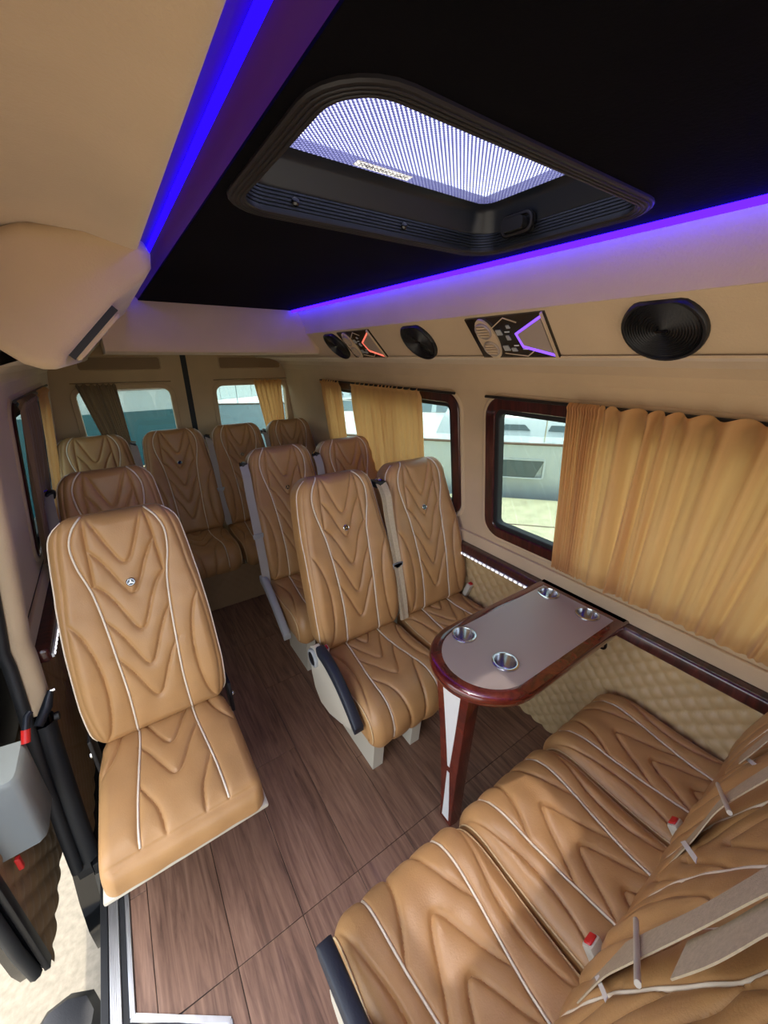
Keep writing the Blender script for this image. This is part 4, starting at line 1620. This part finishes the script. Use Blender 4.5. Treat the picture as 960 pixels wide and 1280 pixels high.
# lower black sill corner sweeping down in front of the wheel arch
cn = MB().prism([(1.20, -0.40), (1.30, -0.42), (1.62, -0.30), (1.64, 0.55), (1.40, 0.60), (1.33, 0.45), (1.27, 0.2), (1.235, 0.0), (1.19, -0.10), (1.16, -0.22), (1.16, -0.33)], lambda a, b, h: (-0.388 - h, a, b), 0.0, 0.055)
cn.build('body_corner', 'carpaint', wl, smooth=30)
# belt anchor bracket on the pillar
ba = thing('pillar_bracket', 'grey metal bracket with bolt on the door pillar above the red catch', 'bracket', (-0.362, 1.36, 0.60))
MB().tube([(-0.03, -0.04, -0.03), (-0.005, 0.0, 0.0), (0.012, 0.02, 0.04)], [0.013, 0.016, 0.009], 10).build('arm', 'hatch', ba, smooth=60)
MB().lathe([(0.013, 0), (0.013, 0.012), (0.0, 0.014)], 14, lambda a, b, h: (0.004 + h, a - .005, b - 0.045)).build('bolt_cover', 'blk', ba, smooth=40)
MB().lathe([(0.006, 0), (0.006, 0.012), (0.0, 0.013)], 12, lambda a, b, h: (0.012 + h, a + .018, b + 0.04)).build('bolt', 'chrome', ba, smooth=40)

# sliding door standing open outside the body
DX = -0.50
sd = thing('sliding_door', 'open black sliding door with dark window and quilted lower panel outside the doorway', 'door', (DX, 1.05, -0.12))
dl = lambda x, y, z: (x - DX, y - 1.05, z + 0.12)
dp = MB()
dout = [(1.10, -0.10), (1.30, -0.115), (2.35, -0.115), (2.35, 0.74), (1.05, 0.74), (1.03, 0.4), (1.035, 0.0), (1.05, -0.07)]
dp.prism(dout, lambda a, b, h: dl(DX - 0.012 - h, a, b), 0.0, 0.06)
dp.box(dl(DX - 0.07, 1.05, 0.74), dl(DX - 0.012, 1.14, 1.62), 0.01)
dp.box(dl(DX - 0.07, 2.25, 0.74), dl(DX - 0.012, 2.35, 1.62), 0.01)
dp.box(dl(DX - 0.07, 1.05, 1.52), dl(DX - 0.012, 2.35, 1.64), 0.01)
dp.build('door_body', 'carpaint', sd, smooth=30)
MB().box(dl(DX - 0.045, 1.14, 0.74), dl(DX - 0.040, 2.25, 1.52)).build('door_glass', 'darkglass', sd)
MB().tube([dl(DX - 0.03, 1.033, -0.05), dl(DX - 0.03, 1.02, 0.1), dl(DX - 0.03, 1.018, 0.5), dl(DX - 0.03, 1.035, 0.8), dl(DX - 0.03, 1.04, 1.6)], 0.016).build('edge_seal', 'rubber', sd, smooth=60)
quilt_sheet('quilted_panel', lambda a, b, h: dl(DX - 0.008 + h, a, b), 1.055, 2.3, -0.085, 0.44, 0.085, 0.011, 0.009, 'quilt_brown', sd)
MB().box(dl(DX - 0.012, 1.030, -0.06), dl(DX + 0.003, 1.062, 0.44), 0.003).build('edge_trim', 'blk', sd, smooth=40)
MB().box(dl(DX - 0.012, 1.055, 0.44), dl(DX + 0.004, 2.3, 0.73), 0.004).build('upper_trim', 'blk', sd, smooth=40)
# grey lock housing on the door's inner face
lkm = MB()
lk0 = [(-0.512, 1.10), (-0.424, 1.105), (-0.410, 1.118), (-0.406, 1.14), (-0.406, 1.235), (-0.415, 1.26), (-0.512, 1.27)]
lk1 = [(-0.512, 1.115), (-0.43, 1.118), (-0.415, 1.128), (-0.411, 1.15), (-0.411, 1.235), (-0.42, 1.26), (-0.512, 1.27)]
lkm.loops([[dl(x, y, 0.345) for x, y in lk1], [dl(x, y, 0.355) for x, y in lk0], [dl(x, y, 0.585) for x, y in lk0], [dl(x, y, 0.600) for x, y in offset_poly(lk0, 0.010)]], True, True, True)
lkm.build('lock_housing', 'lockgrey', sd, smooth=40)
MB().tube([dl(-0.405, 1.235, 0.598), dl(-0.400, 1.255, 0.628)], 0.011, 10).build('catch', 'red', sd, smooth=40)
MB().tube([dl(-0.400, 1.255, 0.628), dl(-0.393, 1.275, 0.655), dl(-0.385, 1.285, 0.66)], 0.009, 10).build('catch_pin', 'hatch', sd, smooth=40)
MB().box(dl(-0.482, 1.095, 0.30), dl(-0.470, 1.11, 0.345), 0.003).build('pull_cord', 'red', sd)
# black roller bracket low at the doorway
rbk = [(-0.60, 0.86), (-0.505, 0.86), (-0.43, 0.90), (-0.415, 0.96), (-0.44, 1.02), (-0.50, 1.05), (-0.56, 1.045), (-0.60, 1.0)]
rk = MB().loops([[dl(x, y, -0.34) for x, y in rbk], [dl(x, y, -0.27) for x, y in rbk], [dl(x, y, -0.25) for x, y in offset_poly(rbk, 0.02)]], True, True, True)
rk.build('roller_bracket', 'blk', sd, smooth=40)

# ================================================================== OUTSIDE
NQ, TQ = (0.727, 0.687), (0.687, -0.727)      # the quay edge runs askew to the van
gm = MB().prism([(-30, -30), (30, -30), (30, -22), (2.43, 7.2), (-30, 7.2)], lambda a, b, h: (a, b, h), -0.72, -0.65).build('ground', 'ground')
struct(gm)
QF = lambda n_, t_, h: (n_ * NQ[0] + t_ * TQ[0], n_ * NQ[1] + t_ * TQ[1], h)
qs = struct(MB().prism([(3.0, -3.6), (6.69, -3.6), (6.69, 14), (3.0, 14)], QF, -0.651, -0.646).build('quay_paving', 'quay'))
for n_ in (4.4, 5.5):
    MB().prism([(n_ - 0.012, -3.5), (n_ + 0.012, -3.5), (n_ + 0.012, 14), (n_ - 0.012, 14)], QF, -0.647, -0.640).build('joint', 'teak', qs)
wt = struct(MB().box((-40, -40, -1.75), (60, 80, -1.7)).build('water', 'water'))


def yacht(name, label, L, B, deck, loc, rz, hullm='gel', lowm='gelblue', port=True, cabin=True, mast=True, lowf=0.06):
    """hull along local y (bow at +y), waterline at z=0, deck height `deck`"""
    t = thing(name, label, 'boat', loc, rz, 'moored boats')
    N = 22

    def half(v, hz):
        s = v
        b = B / 2 * (1 - max(0, (s - 0.45) / 0.55) ** 2.4) * (0.86 + 0.14 * min(1, s / 0.3))
        return max(0.015, b * (0.80 + 0.20 * hz))
    lev = [-0.35, 0.0, lowf, (lowf + 1) / 2, 0.5 + lowf / 2 + 0.2, 1.0]

    def loop(hz):
        pts = []
        for i in range(N + 1):
            s = i / N
            pts.append((half(s, hz), (s - 0.5) * L + 0.25 * hz * s, deck * hz + 0.06 * deck * max(0, s - .5) * max(hz, 0)))
        return pts + [(-x, y, z) for x, y, z in pts[::-1]]
    MB().loops([loop(h) for h in lev[2:]], True, False, True).build('hull', hullm, t, smooth=40)
    MB().loops([loop(h) for h in lev[:3]], True, True, False).build('lower_hull', lowm, t, smooth=40)
    rl = loop(1.0)
    MB().tube([(x * 1.005, y, z - 0.015) for x, y, z in rl] + [rl[0]], 0.022, 6).build('rub_rail', 'teak', t, smooth=60)
    if port:
        for (a, b) in ((-0.14, -0.03), (0.06, 0.16)):
            for sx in (-1, 1):
                y0, y1 = a * L, b * L
                P = []
                xs = sx * (half(0.5 + (a + b) / 2, 0.8) + 0.02)
                sh = lambda yy, zz, h: (xs + sx * h, yy, zz)
                MB().prism([(y0, deck * 0.70), (y1 - .12, deck * 0.70), (y1, deck * 0.84), (y0 + .02, deck * 0.84)], sh, -0.03, 0.012).build('portlight', 'portlight', t)
                ring(MB(), (y0 - .03, y1 + .03, deck * 0.68, deck * 0.86), 0.05, 0.03, -0.03, 0.015, sh).build('portlight_rim', 'gel', t)
    if cabin:
        cb_ = []
        for (z, k, a, b) in ((0, 1.0, -0.22, 0.24), (0.26, 0.94, -0.21, 0.20), (0.42, 0.80, -0.20, 0.12), (0.46, 0.70, -0.19, 0.09)):
            w = B * 0.33 * k
            cb_.append([(x * w, a * L + (b - a) * L * yy, deck + z) for x, yy in ((-1, 0), (-1, .6), (-0.75, .9), (-.3, 1), (.3, 1), (.75, .9), (1, .6), (1, 0))])
        MB().loops(cb_, True, False, True).build('cabin', 'gel', t, smooth=40)
        for sx in (-1, 1):
            for a, b in ((-0.16, -0.12), (-0.10, -0.05), (-0.02, 0.06)):
                MB().prism([(a * L, 0.10), (b * L, 0.10), (b * L - .1, 0.20), (a * L + .05, 0.20)], lambda yy, zz, h: (sx * (B * 0.33 * (1.0 - zz * 0.23) + h), yy, deck + zz), -0.02, 0.02).build('cabin_window', 'portlight', t)
        MB().box((-0.35, -0.02 * L, deck + 0.45), (0.35, 0.03 * L, deck + 0.49), 0.015).build('deck_hatch', 'portlight', t)
    for sx in (-1, 1):
        rp = []
        for i in range(1, N, 3):
            s = i / N
            x, y = sx * (half(s, 1) - 0.06), (s - 0.5) * L + 0.25 * s
            MB().tube([(x, y, deck), (x, y, deck + 0.62)], 0.012, 6).build('stanchion', 'chrome', t)
            rp.append((x, y, deck + 0.60))
        MB().tube(rp, 0.007, 6).build('life_line', 'chrome', t)
    if mast:
        MB().tube([(0, 0.08 * L, deck + 0.4), (0, 0.08 * L, deck + 9)], 0.07, 10).build('mast', 'alu', t, smooth=60)
        MB().tube([(0, 0.08 * L, deck + 1.35), (0, -0.33 * L, deck + 1.25)], 0.06, 10).build('boom', 'alu', t, smooth=60)
    return t


yacht('sailing_yacht', 'white sailing yacht moored along the quay outside the table window', 10, 3.6, 2.0, QF(8.62, 1.6, -1.7), -2.385, lowm='gelblue')
yacht('sailing_yacht', 'white yacht moored farther out, beyond the yacht at the quay', 12, 3.6, 2.3, QF(13.6, 5.0, -1.7), -2.385)
yacht('motor_yacht', 'pale boat with teal lower hull behind the left-hand rear door window', 13, 3.9, 2.80, (-5.1, 10.6, -1.7), PI / 2, lowm='teal', mast=False, lowf=0.85, port=False)
yacht('motor_yacht', 'white cabin boat seen through the right-hand rear door window', 9, 3.2, 2.0, (6.6, 13.6, -1.7), PI / 2 + 0.1, lowm='teal')
